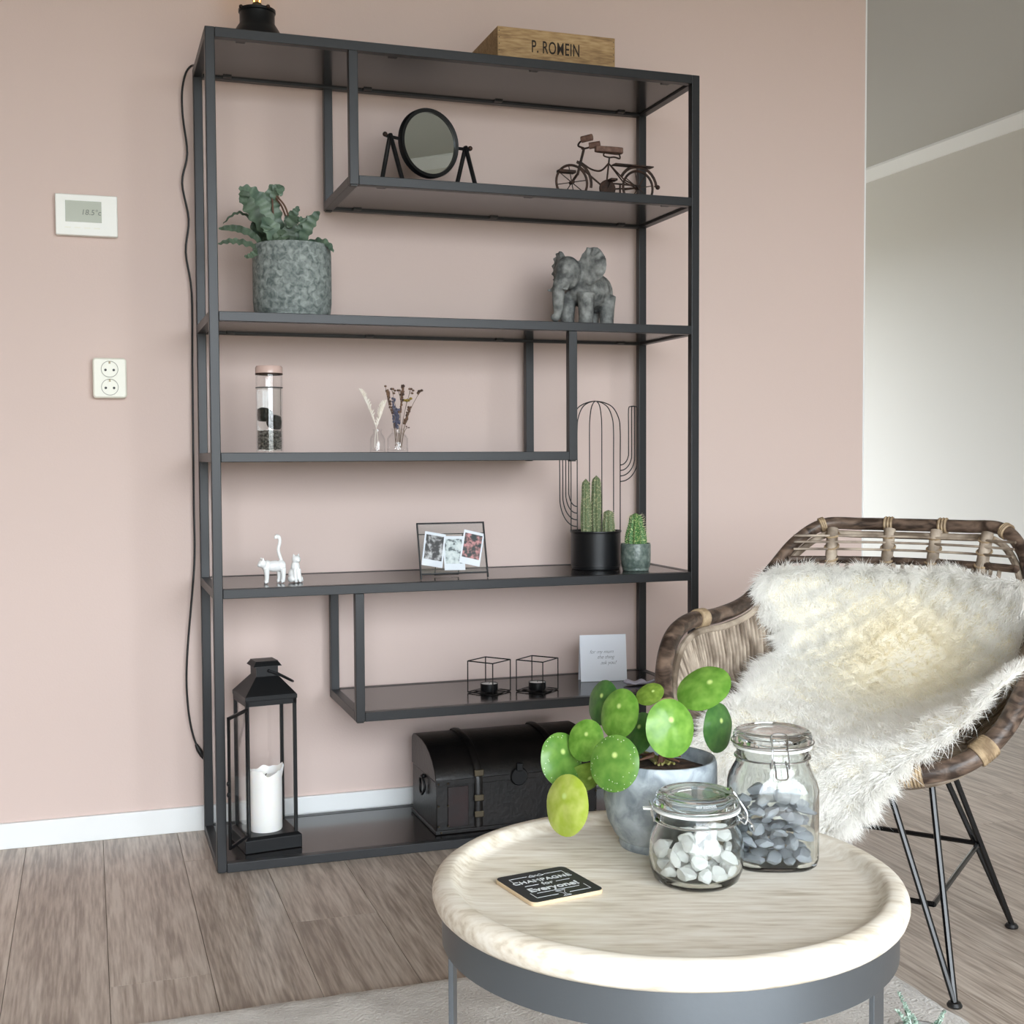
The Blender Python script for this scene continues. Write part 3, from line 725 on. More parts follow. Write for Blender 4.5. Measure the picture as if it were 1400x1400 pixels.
MB().lathe([(0,0),(.033,0),(.0345,.003),(.034,.007),(.0365,.010),(.0385,.03),(.0385,.066),(.037,.070),(.0345,.070),(.034,.060),(.033,.058)], 36).build('pot', M['greenpot'], sc_)
MB().lathe([(.0335,.059),(0,.062)], 20).build('soil', M['soil'], sc_)
cactus(sc_, 'cactus_body', 0, 0, .055, .092, .0295, 'cactus2', 12, .58)

# ------------------------------------------------------------------ picture frame with three instant prints
pf = thing('picture_frame', 'thin black double-glass picture frame showing three instant prints', 'picture frame', (.574, .052, Z5+.0012), math.radians(0))
TP = Matrix.Rotation(math.radians(-16), 4, 'X')      # leans back
fw, fh = .170, .138
for x0, x1, z0, z1 in ((-fw/2,fw/2,fh-.003,fh),(-fw/2,fw/2,.011,.014),(-fw/2,-fw/2+.003,0,fh),(fw/2-.003,fw/2,0,fh)):
    MB().box(x0, x1, -.003, .003, z0, z1, TP).build('frame_edge', M['blackm'], pf, 0)
MB().box(-fw/2+.002, fw/2-.002, -.0018, -.0008, .013, fh-.002, TP).build('frame_glass', thin_glass('grey_picture_glass', (252,253,253), .02, 1.5, 1.0), pf, 0)
MB().box(-fw/2+.002, fw/2-.002, .0016, .0024, .013, fh-.002, TP).build('frame_glass', thin_glass('back_picture_glass', (246,247,248), .02, 1.5), pf, 0)
MB().tube([tuple(TP @ Vector((-.03,.003,fh*.80))), (-.03,.075,.002), (.03,.075,.002), tuple(TP @ Vector((.03,.003,fh*.80)))], .0016, 6).build('prop', M['blackm'], pf)
MB().box(-fw/2, fw/2, .001, .0035, fh*.80-.001, fh*.80+.001, TP).build('cross_bar', M['blackm'], pf, 0)
def photo_mat(name, cols, sc):
    m = bpy.data.materials.new(name); m.use_nodes = True; nt = m.node_tree; b = nt.nodes['Principled BSDF']; b.inputs['Roughness'].default_value = .3
    tc = nt.nodes.new('ShaderNodeTexCoord'); n = nt.nodes.new('ShaderNodeTexNoise'); n.inputs['Scale'].default_value = sc; n.inputs['Detail'].default_value = 3
    r = nt.nodes.new('ShaderNodeValToRGB'); e = r.color_ramp.elements
    e[0].position = .38; e[0].color = lin(cols[0]); e[1].position = .64; e[1].color = lin(cols[-1])
    for i, c in enumerate(cols[1:-1]):
        x = e.new(.46+.1*i); x.color = lin(c)
    r.color_ramp.interpolation = 'LINEAR'
    nt.links.new(tc.outputs['Object'], n.inputs[0]); nt.links.new(n.outputs['Fac'], r.inputs[0]); nt.links.new(r.outputs[0], b.inputs['Base Color'])
    return m
for i, (x, z, rt, cols) in enumerate(((-.047,.072,11,((38,38,42),(52,50,52),(196,196,198))),(.003,.062,1,((90,100,104),(196,206,208),(226,232,232))),(.049,.073,14,((36,52,54),(66,60,62),(200,140,140))))):
    MP = TP @ TR(x, -.0004-.0006*(i-1)*(i-1)+.0002, z) @ Matrix.Rotation(math.radians(rt), 4, 'Y')
    pr = MB().box(-.026, .026, 0, .0005, -.042, .042, MP).build('print', M['paper'], pf, 0)
    MB().box(-.022, .022, -.0002, 0, -.026, .035, MP).build('image', photo_mat('print_image', cols, 75+11*i), pr, 0)

# ------------------------------------------------------------------ porcelain cats
c1 = MB()
c1.ball((.004,0,.040), (.022,.0125,.0135)); c1.ball((-.014,0,.041), (.013,.012,.014)); c1.ball((.020,0,.040), (.012,.0125,.014))
c1.ball((-.026,-.003,.047), (.0105,.0105,.010)); c1.ball((-.034,-.004,.044), (.005,.006,.0045))
for s in (-1, 1): c1.tube([(-.026,s*.006-.003,.052),(-.027,s*.0075-.003,.062)], [.0045,.0008], 8)
for x, y in ((-.018,-.007),(-.014,.007),(.022,-.008),(.018,.008)):
    c1.tube([(x,y,.035),(x+.001,y,.018),(x,y,.004),(x-.005,y,.003)], [.0075,.0055,.005,.0042], 10)
c1.tube(catmull([(.024,0,.046),(.018,0,.062),(.014,0,.078),(.018,0,.096),(.016,0,.108),(.009,0,.110),(.008,0,.104)], 4), .0042, 8)
o = obj('porcelain_cat', fuse(c1, 'standing_cat', .0012, 3), M['ceramic'], loc=(.147, .108, Z5), rotz=math.radians(12))
tag(o, 'white porcelain cat figurine standing with its tail straight up', 'figurine', 'porcelain cats')
c2 = MB()
c2.ball((0,.004,.018), (.0145,.0165,.0185)); c2.ball((0,-.001,.036), (.0105,.011,.016)); c2.ball((.001,-.004,.054), (.0105,.0105,.010)); c2.ball((.001,-.013,.052), (.005,.004,.004))
for s in (-1, 1):
    c2.tube([(s*.0055+.001,-.003,.060),(s*.007+.001,-.003,.068)], [.0042,.0008], 8); c2.tube([(s*.005,-.008,.032),(s*.0055,-.012,.004),(s*.0055,-.016,.003)], [.005,.0042,.004], 8)
    c2.ball((s*.012,0,.008), (.006,.012,.008))
c2.tube(catmull([(.006,.018,.006),(.016,.012,.004),(.018,-.002,.0035)], 4), .0035, 8)
o = obj('porcelain_cat', fuse(c2, 'sitting_cat', .0012, 3), M['ceramic'], loc=(.200, .112, Z5), rotz=math.radians(20))
tag(o, 'white porcelain cat figurine sitting upright', 'figurine', 'porcelain cats')

# ------------------------------------------------------------------ tealight cubes and card
def tealight(x, y, rot, label):
    t = thing('tealight_holder', label, 'candle holder', (x, y, Z6), rot, 'wire cube tealight holders')
    a, h, r = .0385, .080, .0015
    for z in (r, h):
        n = 'top_frame' if z > .01 else 'base_frame'
        MB().tube([(-a,-a,z),(a,-a,z),(a,a,z),(-a,a,z),(-a,-a,z)], r, 6).build(n, M['black'], t)
    for sx in (-1, 1):
        for sy in (-1, 1): MB().tube([(sx*a,sy*a,.001),(sx*a,sy*a,h)], r, 6).build('upright', M['black'], t)
    MB().box(-a, a, -.012, .012, .0005, .0022).build('base_strip', M['black'], t, 0); MB().box(-.012, .012, -a, a, .0022, .0035).build('base_strip', M['black'], t, 0)
    MB().lathe([(0,.0035),(.0215,.0035),(.022,.005),(.022,.022),(.0208,.022),(.0205,.0195)], 28).build('cup', M['blackm'], t)
    MB().lathe([(.0207,.0205),(.012,.0208),(0,.0210)], 24).build('tealight_wax', M['silver'], t)
    MB().tube([(0,0,.0205),(.001,0,.026)], .0006, 5).build('wick', M['black'], t)
tealight(.690, .150, math.radians(-53), 'black wire cube tealight holder further from the white card')
tealight(.811, .128, math.radians(-50), 'black wire cube tealight holder next to the white card')
cd = thing('greeting_card', 'white greeting card with grey handwriting standing on the lower shelf', 'card', (1.020, .190, Z6), math.radians(-9))
TC = Matrix.Rotation(math.radians(-7), 4, 'X')
MB().box(-.0625, .0625, -.0006, .0002, 0, .122, TC).build('card_front', M['paper'], cd, 0)
MB().box(-.0625, .0625, -.0004, .0004, 0, .122, TR(0,.0312,0) @ Matrix.Rotation(math.radians(8), 4, 'X')).build('card_back', M['paper'], cd, 0)
for s, x, z in (('for my mum', -.005, .077), ('the thing', .006, .063), ('ask you!', .013, .048)):
    o = obj('handwriting', text_mesh(s, .0135, .0001, .35, .95, bold=-.0002), M['inkgrey'], cd, loc=TC @ Vector((x, -.0009, z))); o.rotation_euler = (PI/2-math.radians(7), 0, 0)
lt = thing('paper_tag', 'small lilac paper tag with loop lying beside the white card', 'gift tag', (1.082, .110, Z6), math.radians(-20))
tg = MB().ball((-.006,0,.0065), (.033,.014,.0062), 24, 12)
tg.v = [(x, y*(1-.35*max(0,x/.03)), z+.0035*math.sin(x*160)*(z > .005)) for x, y, z in tg.v]
tg.build('tag_paper', M['lilac'], lt)
MB().tube(catmull([(.020,0,.006),(.032,-.008,.011),(.042,0,.013),(.036,.007,.007),(.021,.002,.004)], 5), .0022, 6).build('loop', M['lilac'], lt)

# ------------------------------------------------------------------ trunk
tk = thing('storage_trunk', 'black domed leather trunk with straps and ring handles on the bottom shelf', 'trunk', (.522, .050, Z7), math.radians(1))
TL, TD, TH0, TH1 = .425, .222, .128, .210
LIDP = [(TD,.186),(TD*.985,.198),(TD*.94,.206),(TD*.85,.210),(TD*.70,.2105),(TD*.55,.208),(TD*.40,.2015),(TD*.27,.191),(TD*.15,.175),(TD*.06,.156),(TD*.015,.140)]
arc = [(0,0),(TD,0),(TD,TH0)]+LIDP+[(0,TH0)]
def yz(poly, x0, x1, sc=1, c=(TD/2, .1)):
    q = [((a-c[0])*sc+c[0], (b-c[1])*sc+c[1]) for a, b in poly]; n = len(q)
    return MB().add([(x0,a,b) for a, b in q]+[(x1,a,b) for a, b in q], [tuple(range(n)), tuple(range(n,2*n))[::-1]]+[(i,(i+1)%n,(i+1)%n+n,i+n) for i in range(n)])
lo = [(0.002,.004),(TD-.002,.004),(TD-.002,TH0-.001),(.002,TH0-.001)]
yz(lo, .002, TL-.002).build('trunk_body', M['trunk'], tk, 30, .002)
yz(arc[2:], 0, TL).build('trunk_lid', M['trunk'], tk, 30, .002)
MB().box(-.002, TL+.002, -.003, TD+.003, 0, .010).build('base_rim', M['trunk'], tk, 0, .002)
MB().box(-.001, TL+.001, -.0025, .002, TH0-.010, TH0+.004).build('lid_band', M['trunk'], tk, 0, .001)
MB().box(.03, .082, -.0015, .003, .016, TH0-.014).build('side_panel', M['trunk_red'], tk, 0, .001)
MB().box(TL-.082, TL-.03, -.0015, .003, .016, TH0-.014).build('side_panel', M['trunk_red'], tk, 0, .001)
for x in (.098, TL-.118):
    arcp = [(x+.010, a, b) for a, b in [(-.004,.012),(-.004,.06),(-.004,TH0)]]+[(x+.010, q[0]-.003, q[1]+.003) for q in LIDP[::-1]]+[(x+.010, TD+.004, TH0)]
    st = MB().tube(arcp, .010, 8, flat=.35).build('strap', M['trunk'], tk)
    for z in (.035, .075, TH0+.008): MB().box(x-.002, x+.022, -.0085, -.003, z, z+.016).build('buckle', M['brass'], st, 0, .002)
for x in (.006, .030, TL-.030, TL-.006):
    for z in (TH0-.004, .02, .07): MB().ball((x,-.003,z), .0028, 8, 6).build('stud', M['brass'], tk)
for x in (.012, .2, TL-.012):
    MB().ball((x,-.003,.005), .003, 8, 6).build('stud', M['brass'], tk)
lk = MB().lathe([(0,.004),(.020,.004),(.023,0),(0,0)], 24, TR(TL*.5,-.003,TH0-.002) @ Matrix.Rotation(PI/2,4,'X')).build('lock_plate', M['blackm'], tk)
MB().box(TL*.5-.008, TL*.5+.008, -.012, -.003, TH0+.012, TH0+.032).build('hasp', M['blackm'], lk, 0, .002)
for x, s in ((-.004,-1),(TL+.004,1)):
    MB().tube([(x+s*.003*abs(math.sin(2*PI*i/24)), TD*.47+.020*math.cos(2*PI*i/24), TH0-.030+.022*math.sin(2*PI*i/24)) for i in range(24)], .0032, 8, True).build('ring_handle', M['blackm'], tk)
    MB().ball((x-s*.002, TD*.47, TH0-.008), .006, 10, 8).build('handle_mount', M['blackm'], tk)

# ------------------------------------------------------------------ lantern and candle
ln = thing('lantern', 'tall black metal lantern with open glass door on the bottom shelf', 'lantern', (.1265, .128, Z7), math.radians(7.5))
a, b_ = .060, .0675
MB().frustum(b_, b_, 0, .030).frustum(b_, a, .030, .036).build('lantern_base', M['blackm'], ln, 0, .0015)
for sx in (-1, 1):
    for sy in (-1, 1):
        MB().box(min(sx*a,sx*(a-.008)), max(sx*a,sx*(a-.008)), min(sy*a,sy*(a-.008)), max(sy*a,sy*(a-.008)), .036, .350).build('corner_post', M['blackm'], ln, 0, .001)
MB().box(-a, a, -a, -a+.008, .340, .352).box(-a, a, a-.008, a, .340, .352).box(-a, -a+.008, -a, a, .340, .352).box(a-.008, a, -a, a, .340, .352).build('top_frame', M['blackm'], ln, 0)
MB().frustum(a+.0015, a+.0015, .352, .362).frustum(a+.001, .027, .362, .402).build('roof', M['blackm'], ln, 0, .001)
MB().frustum(.026, .026, .402, .426).build('chimney', M['blackm'], ln, 0)
MB().frustum(.034, .027, .426, .436).frustum(.027, .027, .436, .438).build('cap', M['blackm'], ln, 0, .001)
MB().tube(catmull([(.004,-.029,.415),(.030,-.031,.403),(.055,-.028,.389),(.066,-.012,.383),(.066,.012,.383),(.055,.028,.389),(.030,.031,.403),(.004,.029,.415)], 4), .0028, 8).build('bail', M['blackm'], ln)
for s in (-1, 1): MB().ball((.004, s*.028, .415), .004, 8, 6).build('bail_rivet', M['blackm'], ln)
for x0, x1, y0, y1 in ((-a+.003,-a+.0045,-a+.008,a-.008),(a-.0045,a-.003,-a+.008,a-.008),(-a+.008,a-.008,a-.0045,a-.003)):
    MB().box(x0, x1, y0, y1, .036, .341).build('pane', M['pane'], ln, 0)
# open door hinged on the front left post
DA = math.radians(-128)
DM = TR(-a+.002, -a-.002, 0) @ RZ(DA)
dw = .103; dz0, dz1 = .040, .338
dr = MB()
for x0, x1, z0, z1 in ((0,dw,dz0,dz0+.007),(0,dw,dz1-.007,dz1),(0,.006,dz0,dz1),(dw-.006,dw,dz0,dz1)): dr.box(x0, x1, -.0025, .0025, z0, z1, DM)
dd = dr.build('door', M['blackm'], ln, 0)
MB().box(.005, dw-.005, -.0006, .0006, dz0+.006, dz1-.006, DM).build('door_pane', M['pane'], dd, 0)
for z in (.165, .190): MB().ball(tuple(DM @ Vector((dw+.003,0,z))), (.004,.004,.006), 8, 6).build('latch', M['blackm'], dd)
cn = thing('pillar_candle', 'thick white pillar candle with melted rim inside the black lantern', 'candle', (.1245, .122, Z7+.036), 0)
vs = []; n = 40; rows = [(.0375,0),(.039,.003),(.039,.05),(.0392,.10),(.039,.122),(.0385,.138),(.0365,.142),(.034,.136),(.029,.124),(.012,.119),(.0005,.118)]
cm_ = MB(); cm_.lathe(rows, n)
out = []
for p in cm_.v:
    x, y, z = p; an = math.atan2(y, x)
    k = 0
    if z > .123:
        k = .003*math.sin(2*an+.6)+.0025*math.sin(5*an)+.0015*math.sin(9*an)
        if abs(an-.05) < .30: k += .009*math.cos((an-.05)/.30*PI/2); x += .005*math.cos((an-.05)/.30*PI/2)
        if abs(an+1.3) < .5: k -= .006*math.cos((an+1.3)/.5*PI/2)
        x *= 1+.03*math.sin(4*an+1); y *= 1+.03*math.sin(3*an)
    out.append((x, y, z+k*max(0, min(1, (z-.118)/.02))))
cm_.v = out
cm_.build('wax_body', M['wax'], cn)
MB().tube([(0,0,.117),(.001,0,.128),(.003,-.002,.132)], .0011, 6).build('wick', M['black'], cn)

# ------------------------------------------------------------------ rug
rug_o = (1.095, -.735)
nx, ny = 150, 110; vs = []; fs = []
for j in range(ny+1):
    for i in range(nx+1):
        u, v = i/nx, j/ny
        x = 1.095-2.7*u; y = -.729-2.1*v
        x += .006*mnoise.noise(Vector((0, y*22, 3)))*(1 if i == 0 else 0); y += .007*mnoise.noise(Vector((x*22, 0, 5)))*(1 if j == 0 else 0)
        edge = min(i, nx-i, j, ny-j); h = .012 if edge > 0 else .002
        vs.append((x, y, h+(.0016*mnoise.noise(Vector((x*60, y*60, 0)))+.002*mnoise.noise(Vector((x*9, y*9, 1))) if edge > 0 else 0)))
for j in range(ny):
    for i in range(nx):
        q = j*(nx+1)+i; fs.append((q, q+nx+1, q+nx+2, q+1))
base = len(vs)
vs += [(1.095,-.735,0),(1.095-2.7,-.735,0),(1.095-2.7,-2.835,0),(1.095,-2.835,0)]; fs.append((base,base+1,base+2,base+3))
rug = MB().add(vs, fs).build('rug', M['rug'], smooth=180)
tag(rug, 'light grey-beige woven rug with mottled pattern under the coffee table', 'rug')

# ------------------------------------------------------------------ coffee table
TCX, TCY, TRR = .386, -1.512, .279
tb = thing('coffee_table', 'round coffee table with whitewashed wooden tray top and dark metal base', 'table', (TCX, TCY, .0150), 0)
zt = .425
tp = MB().lathe([(0,zt-.014),(.235,zt-.014),(.244,zt-.012),(.252,zt-.004),(.256,zt-.0005),(.260,zt),(.270,zt-.001),(.276,zt-.005),(TRR,zt-.011),(TRR+.0005,zt-.018),(.277,zt-.026),(.273,zt-.030),(.262,zt-.031),(0,zt-.031)], 96).build('tray_top', M['tabletop'], tb, 50)
tp.rotation_euler = (0, 0, math.radians(-20))
MB().lathe([(.263,zt-.031),(.268,zt-.031),(.268,zt-.073),(.263,zt-.073)], 96, closed=True).build('metal_band', M['tablemetal'], tb)
vx = math.atan2(-FW.y, -FW.x)                            # towards the camera
def ang(c): return vx+c
for dg in (-97, -16, 53, 150):
    q = ang(math.radians(dg))
    MB().box(-.003, .003, -.014, .014, 0, zt-.060, RZ(q) @ TR(.2595, 0, 0)).build('leg', M['tablemetal'], tb, 0, .0008)
zf = zt+.015-.014                                        # tray floor height

# ------------------------------------------------------------------ coaster
P4 = [on(a, b, 2, zf+.006) for a, b in ((672,1198),(770,1183),(828,1214),(732,1236))]
cc = sum(P4, Vector())/4; ex = ((P4[1]-P4[0])+(P4[2]-P4[3])).normalized(); ca = math.atan2(ex.y, ex.x)
co = thing('drinks_coaster', 'square black drinks coaster with white lettering lying on the table', 'coaster', (cc.x, cc.y, zf), ca)
MB().prism(rrect(.0485, .0485, .009), 0, .0048).build('coaster_core', M['coaster_edge'], co, 30, .001)
MB().prism(rrect(.0475, .0475, .008), .0048, .0053).build('coaster_face', M['coaster_face'], co, 30)
def line2(pts, w_=.0007):
    mb = MB()
    for (x0, y0), (x1, y1) in zip(pts[:-1], pts[1:]):
        d = Vector((x1-x0, y1-y0)).normalized(); n_ = Vector((-d.y, d.x))*w_/2; e_ = d*w_/2
        mb.add([(x0-e_.x+n_.x,y0-e_.y+n_.y,.0053),(x0-e_.x-n_.x,y0-e_.y-n_.y,.0053),(x1+e_.x-n_.x,y1+e_.y-n_.y,.0053),(x1+e_.x+n_.x,y1+e_.y+n_.y,.0053),
                (x0-e_.x+n_.x,y0-e_.y+n_.y,.0055),(x0-e_.x-n_.x,y0-e_.y-n_.y,.0055),(x1+e_.x-n_.x,y1+e_.y-n_.y,.0055),(x1+e_.x+n_.x,y1+e_.y+n_.y,.0055)],
               [(4,5,6,7),(0,1,5,4),(1,2,6,5),(2,3,7,6),(3,0,4,7)])
    return mb
for s, y, z_, sp, bo, wx in (('CHAMPAGNE', .0165, .0125, 1.08, .0002, .98), ('for', .0035, .0125, 1.0, .0001, 1.0), ('Everyone!', -.0115, .0165, 1.0, .0004, 1.0)):
    o = obj('lettering', text_mesh(s, z_, .0001, 0, sp, bold=bo), M['chalk'], co, loc=(0, y, .0054)); o.scale = (wx, 1, 1)
for pts in ([(-.036,.022),(-.036,.033),(-.012,.033)], [(.012,.033),(.036,.033),(.036,.022)], [(-.036,-.020),(-.036,-.036),(-.008,-.036)], [(.008,-.036),(.036,-.036),(.036,-.020)],
            [(-.030,.0035),(-.012,.0035)], [(.012,.0035),(.030,.0035)], [(-.028,-.0225),(.028,-.0225)]):
    line2(pts).build('border_line', M['chalk'], co, 0)
for sx in (-1, 1):
    line2([(sx*.001,.030),(sx*.006,.036),(sx*.010,.031),(sx*.004,.029),(0,.034)], .0006).build('ornament', M['chalk'], co, 0)
    line2([(0,-.044),(sx*.005,-.044),(sx*.0012,-.041),(sx*.0012,-.035),(sx*.006,-.026),(0,-.027)], .0007).build('ornament', M['chalk'], co, 0)

# ------------------------------------------------------------------ pilea in a rounded concrete pot
PX, PY = .444, -1.372
pil = thing('potted_pilea', 'round-leaved green plant in a blue-grey concrete pot on the table', 'potted plant', (PX, PY, zf), 0)
MB().lathe([(0,0),(.052,0),(.054,.004),(.053,.010),(.060,.018),(.069,.036),(.0735,.058),(.0745,.086),(.074,.110),(.072,.116),(.069,.116),(.067,.110),(.067,.092)], 48).build('pot', M['concrete2'], pil)
sm = MB().lathe([(.0672,.098),(.055,.101),(.035,.102),(.015,.104),(0,.104)], 40)
sm.v = [(x, y, z+.004*mnoise.noise(Vector((x*90, y*90, 2)))) for x, y, z in sm.v]
sm.build('soil', M['soil'], pil)
def leaf_mat(name, c0, c1, speck):
    m = bpy.data.materials.new(name); m.use_nodes = True; nt = m.node_tree; b = nt.nodes['Principled BSDF']
    b.inputs['Roughness'].default_value = .28; b.inputs['Subsurface Weight'].default_value = 0
    tc = nt.nodes.new('ShaderNodeTexCoord'); sp = nt.nodes.new('ShaderNodeVectorMath'); sp.operation = 'DISTANCE'; sp.inputs[1].default_value = (0,.22,.06)
    nt.links.new(tc.outputs['Object'], sp.inputs[0])
    n = nt.nodes.new('ShaderNodeTexNoise'); n.inputs['Scale'].default_value = 2.2; nt.links.new(tc.outputs['Object'], n.inputs[0])
    r = nt.nodes.new('ShaderNodeValToRGB'); r.color_ramp.elements[0].position = .35; r.color_ramp.elements[0].color = lin(c0); r.color_ramp.elements[1].position = .7; r.color_ramp.elements[1].color = lin(c1)
    nt.links.new(n.outputs['Fac'], r.inputs[0])
    d = nt.nodes.new('ShaderNodeValToRGB'); d.color_ramp.elements[0].position = .05; d.color_ramp.elements[0].color = (1,1,1,1); d.color_ramp.elements[1].position = .13; d.color_ramp.elements[1].color = (0,0,0,1)
    nt.links.new(sp.outputs['Value'], d.inputs[0])
    mx = nt.nodes.new('ShaderNodeMix'); mx.data_type = 'RGBA'; mx.inputs[7].default_value = lin((206,226,140))
    nt.links.new(d.outputs[0], mx.inputs[0]); nt.links.new(r.outputs[0], mx.inputs[6])
    src = mx.outputs[2]
    if speck:
        v = nt.nodes.new('ShaderNodeTexVoronoi'); v.inputs['Scale'].default_value = 8; nt.links.new(tc.outputs['Object'], v.inputs[0])
        lt_ = nt.nodes.new('ShaderNodeMath'); lt_.operation = 'LESS_THAN'; lt_.inputs[1].default_value = .16; nt.links.new(v.outputs['Distance'], lt_.inputs[0])
        ln_ = nt.nodes.new('ShaderNodeVectorMath'); ln_.operation = 'LENGTH'; nt.links.new(tc.outputs['Object'], ln_.inputs[0])
        gt = nt.nodes.new('ShaderNodeMath'); gt.operation = 'GREATER_THAN'; gt.inputs[1].default_value = .62; nt.links.new(ln_.outputs['Value'], gt.inputs[0])
        mu = nt.nodes.new('ShaderNodeMath'); mu.operation = 'MULTIPLY'; nt.links.new(lt_.outputs[0], mu.inputs[0]); nt.links.new(gt.outputs[0], mu.inputs[1])
        m2 = nt.nodes.new('ShaderNodeMix'); m2.data_type = 'RGBA'; m2.inputs[7].default_value = lin((216,224,196)); nt.links.new(mu.outputs[0], m2.inputs[0]); nt.links.new(src, m2.inputs[6]); src = m2.outputs[2]
    nt.links.new(src, b.inputs['Base Color'])
    tl = nt.nodes.new('ShaderNodeBsdfTranslucent'); nt.links.new(src, tl.inputs[0])
    ms = nt.nodes.new('ShaderNodeMixShader'); ms.inputs[0].default_value = .3
    nt.links.new(b.outputs[0], ms.inputs[1]); nt.links.new(tl.outputs[0], ms.inputs[2]); nt.links.new(ms.outputs[0], nt.nodes['Material Output'].inputs[0])
    return m
LM = {'g': leaf_mat('bright_pilea_leaf', (100,150,52), (138,182,80), 0), 's': leaf_mat('speckled_pilea_leaf', (90,138,54), (120,160,72), 1),
      'd': leaf_mat('deep_green_pilea_leaf', (66,110,54), (90,134,66), 0), 'y': leaf_mat('yellowing_pilea_leaf', (176,196,70), (206,216,120), 0), 'o': leaf_mat('olive_pilea_leaf', (110,142,48), (142,170,70), 0)}
def leaf_mesh():
    nr, na = 7, 32; vs = [(0,.0,0)]; fs = []
    for j in range(1, nr+1):
        t = j/nr
        for k in range(na):
            a_ = 2*PI*k/na
            q = 1+.06*math.cos(a_-PI/2)*(-1)
            x, y = t*q*.93*math.cos(a_), t*q*math.sin(a_)
            dx, dy = x, y-.22; dd_ = math.hypot(dx, dy)
            z = .06-.14*dd_**1.6+.03*math.cos(6*math.atan2(dy, dx))*min(1, dd_)*.5 - .05*t**6
            vs.append((x, y, z))
    for k in range(na): fs.append((0, 1+k, 1+(k+1)%na))
    for j in range(nr-1):
        for k in range(na):
            l = (k+1) % na; a_ = 1+j*na
            fs.append((a_+k, a_+na+k, a_+na+l, a_+l))
    vs[0] = (0, 0, .06-.14*.22**1.6)
    n0 = len(vs)
    vs2 = [(x, y, z-.022) for x, y, z in vs]; fs2 = [tuple(i+n0 for i in f[::-1]) for f in fs]
    e = n0-na
    fs3 = [(e+k, e+k+n0, e+(k+1)%na+n0, e+(k+1)%na) for k in range(na)]
    return MB().add(vs+vs2, fs+fs2+fs3)
leaf_me = {k: leaf_mesh().mesh('leaf', 60) for k in LM}
for k in LM: leaf_me[k].materials.append(LM[k])
DP = depth_of((PX, PY, zf+.16))
crown = Vector((.004, .0, .118))
# px, py, depth offset, semi-major px, ratio, in-image angle of the major axis from vertical, tilt sign, kind, petiole spin
LV = [(963,937,.01,39,.70,-68,1,'g'),(918,993,-.065,40,.82,8,1,'g'),(985,993,.015,34,.56,2,1,'d'),(889,947,.045,20,.70,-70,1,'o'),
      (845,973,-.015,35,.72,-18,1,'g'),(822,958,.03,31,.62,-14,1,'d'),(800,1010,.0,29,.82,-20,1,'g'),(839,1041,-.075,39,.86,-14,1,'s'),
      (770,1036,.01,37,.76,10,1,'s'),(772,1098,-.05,42,.68,-6,1,'y'),(872,1000,.02,30,.66,-25,1,'d'),(800,1066,.03,30,.6,-60,-1,'o')]
for px, py, dd_, sm_, q, rt, sg, kd in LV:
    C = atd(px, py, DP+dd_); r = sm_*(DP+dd_)/FPX/1.0
    rr = math.radians(rt)
    maj = (UP*math.cos(rr) - RT*math.sin(rr)).normalized()     # long axis as seen
    mn = (RT*math.cos(rr) + UP*math.sin(rr)).normalized()
    v = (CP-C).normalized()
    maj = (maj-v*maj.dot(v)).normalized(); mn = v.cross(maj)*-1
    if mn.dot(RT) < 0: mn = -mn
    t = math.acos(q/.93 if q < .93 else 1)
    # tip the blade about its long axis so the upper side turns up or outwards
    side = 1 if (mn.z > 0) else -1
    nrm = (v*math.cos(t) + mn*math.sin(t)*side*sg).normalized()
    yy = maj.copy(); xx = yy.cross(nrm).normalized()
    o = obj('leaf', leaf_me[kd], None, pil)
    Mx = Matrix((xx, yy, nrm)).transposed().to_4x4()
    L0 = C-Vector(pil.location)
    o.matrix_local = TR(*L0) @ Mx @ Matrix.Diagonal((r, r, r, 1))
    att = o.matrix_local @ Vector((0,.22,.03))
    mid = crown.lerp(att, .55)+Vector((0,0,.012))-nrm*.012
    MB().tube(catmull([crown+Vector((random.uniform(-.012,.012), random.uniform(-.012,.012), -.01)), crown.lerp(mid,.5)+Vector((0,0,.006)), mid, att-nrm*.004, att+nrm*.0006], 5), [.0017]*20+[.0014], 7).build('petiole', mat_pet if 'mat_pet' in globals() else globals().setdefault('mat_pet', mat('petiole_green', (150,146,84), .5)), pil)
MB().tube(catmull([(0,.004,.100),(.004,0,.125),(-.002,.002,.150)], 5), [.005]*6+[.0045]*5, 8).build('stem', M['stembrown'], pil)
for i in range(6):
    a_ = 1.05*i; MB().tube([(.01*math.cos(a_),.01*math.sin(a_),.118),(.03*math.cos(a_),.03*math.sin(a_),.114)], [.0028,.001], 6).build('root_stub', M['stembrown'], pil)

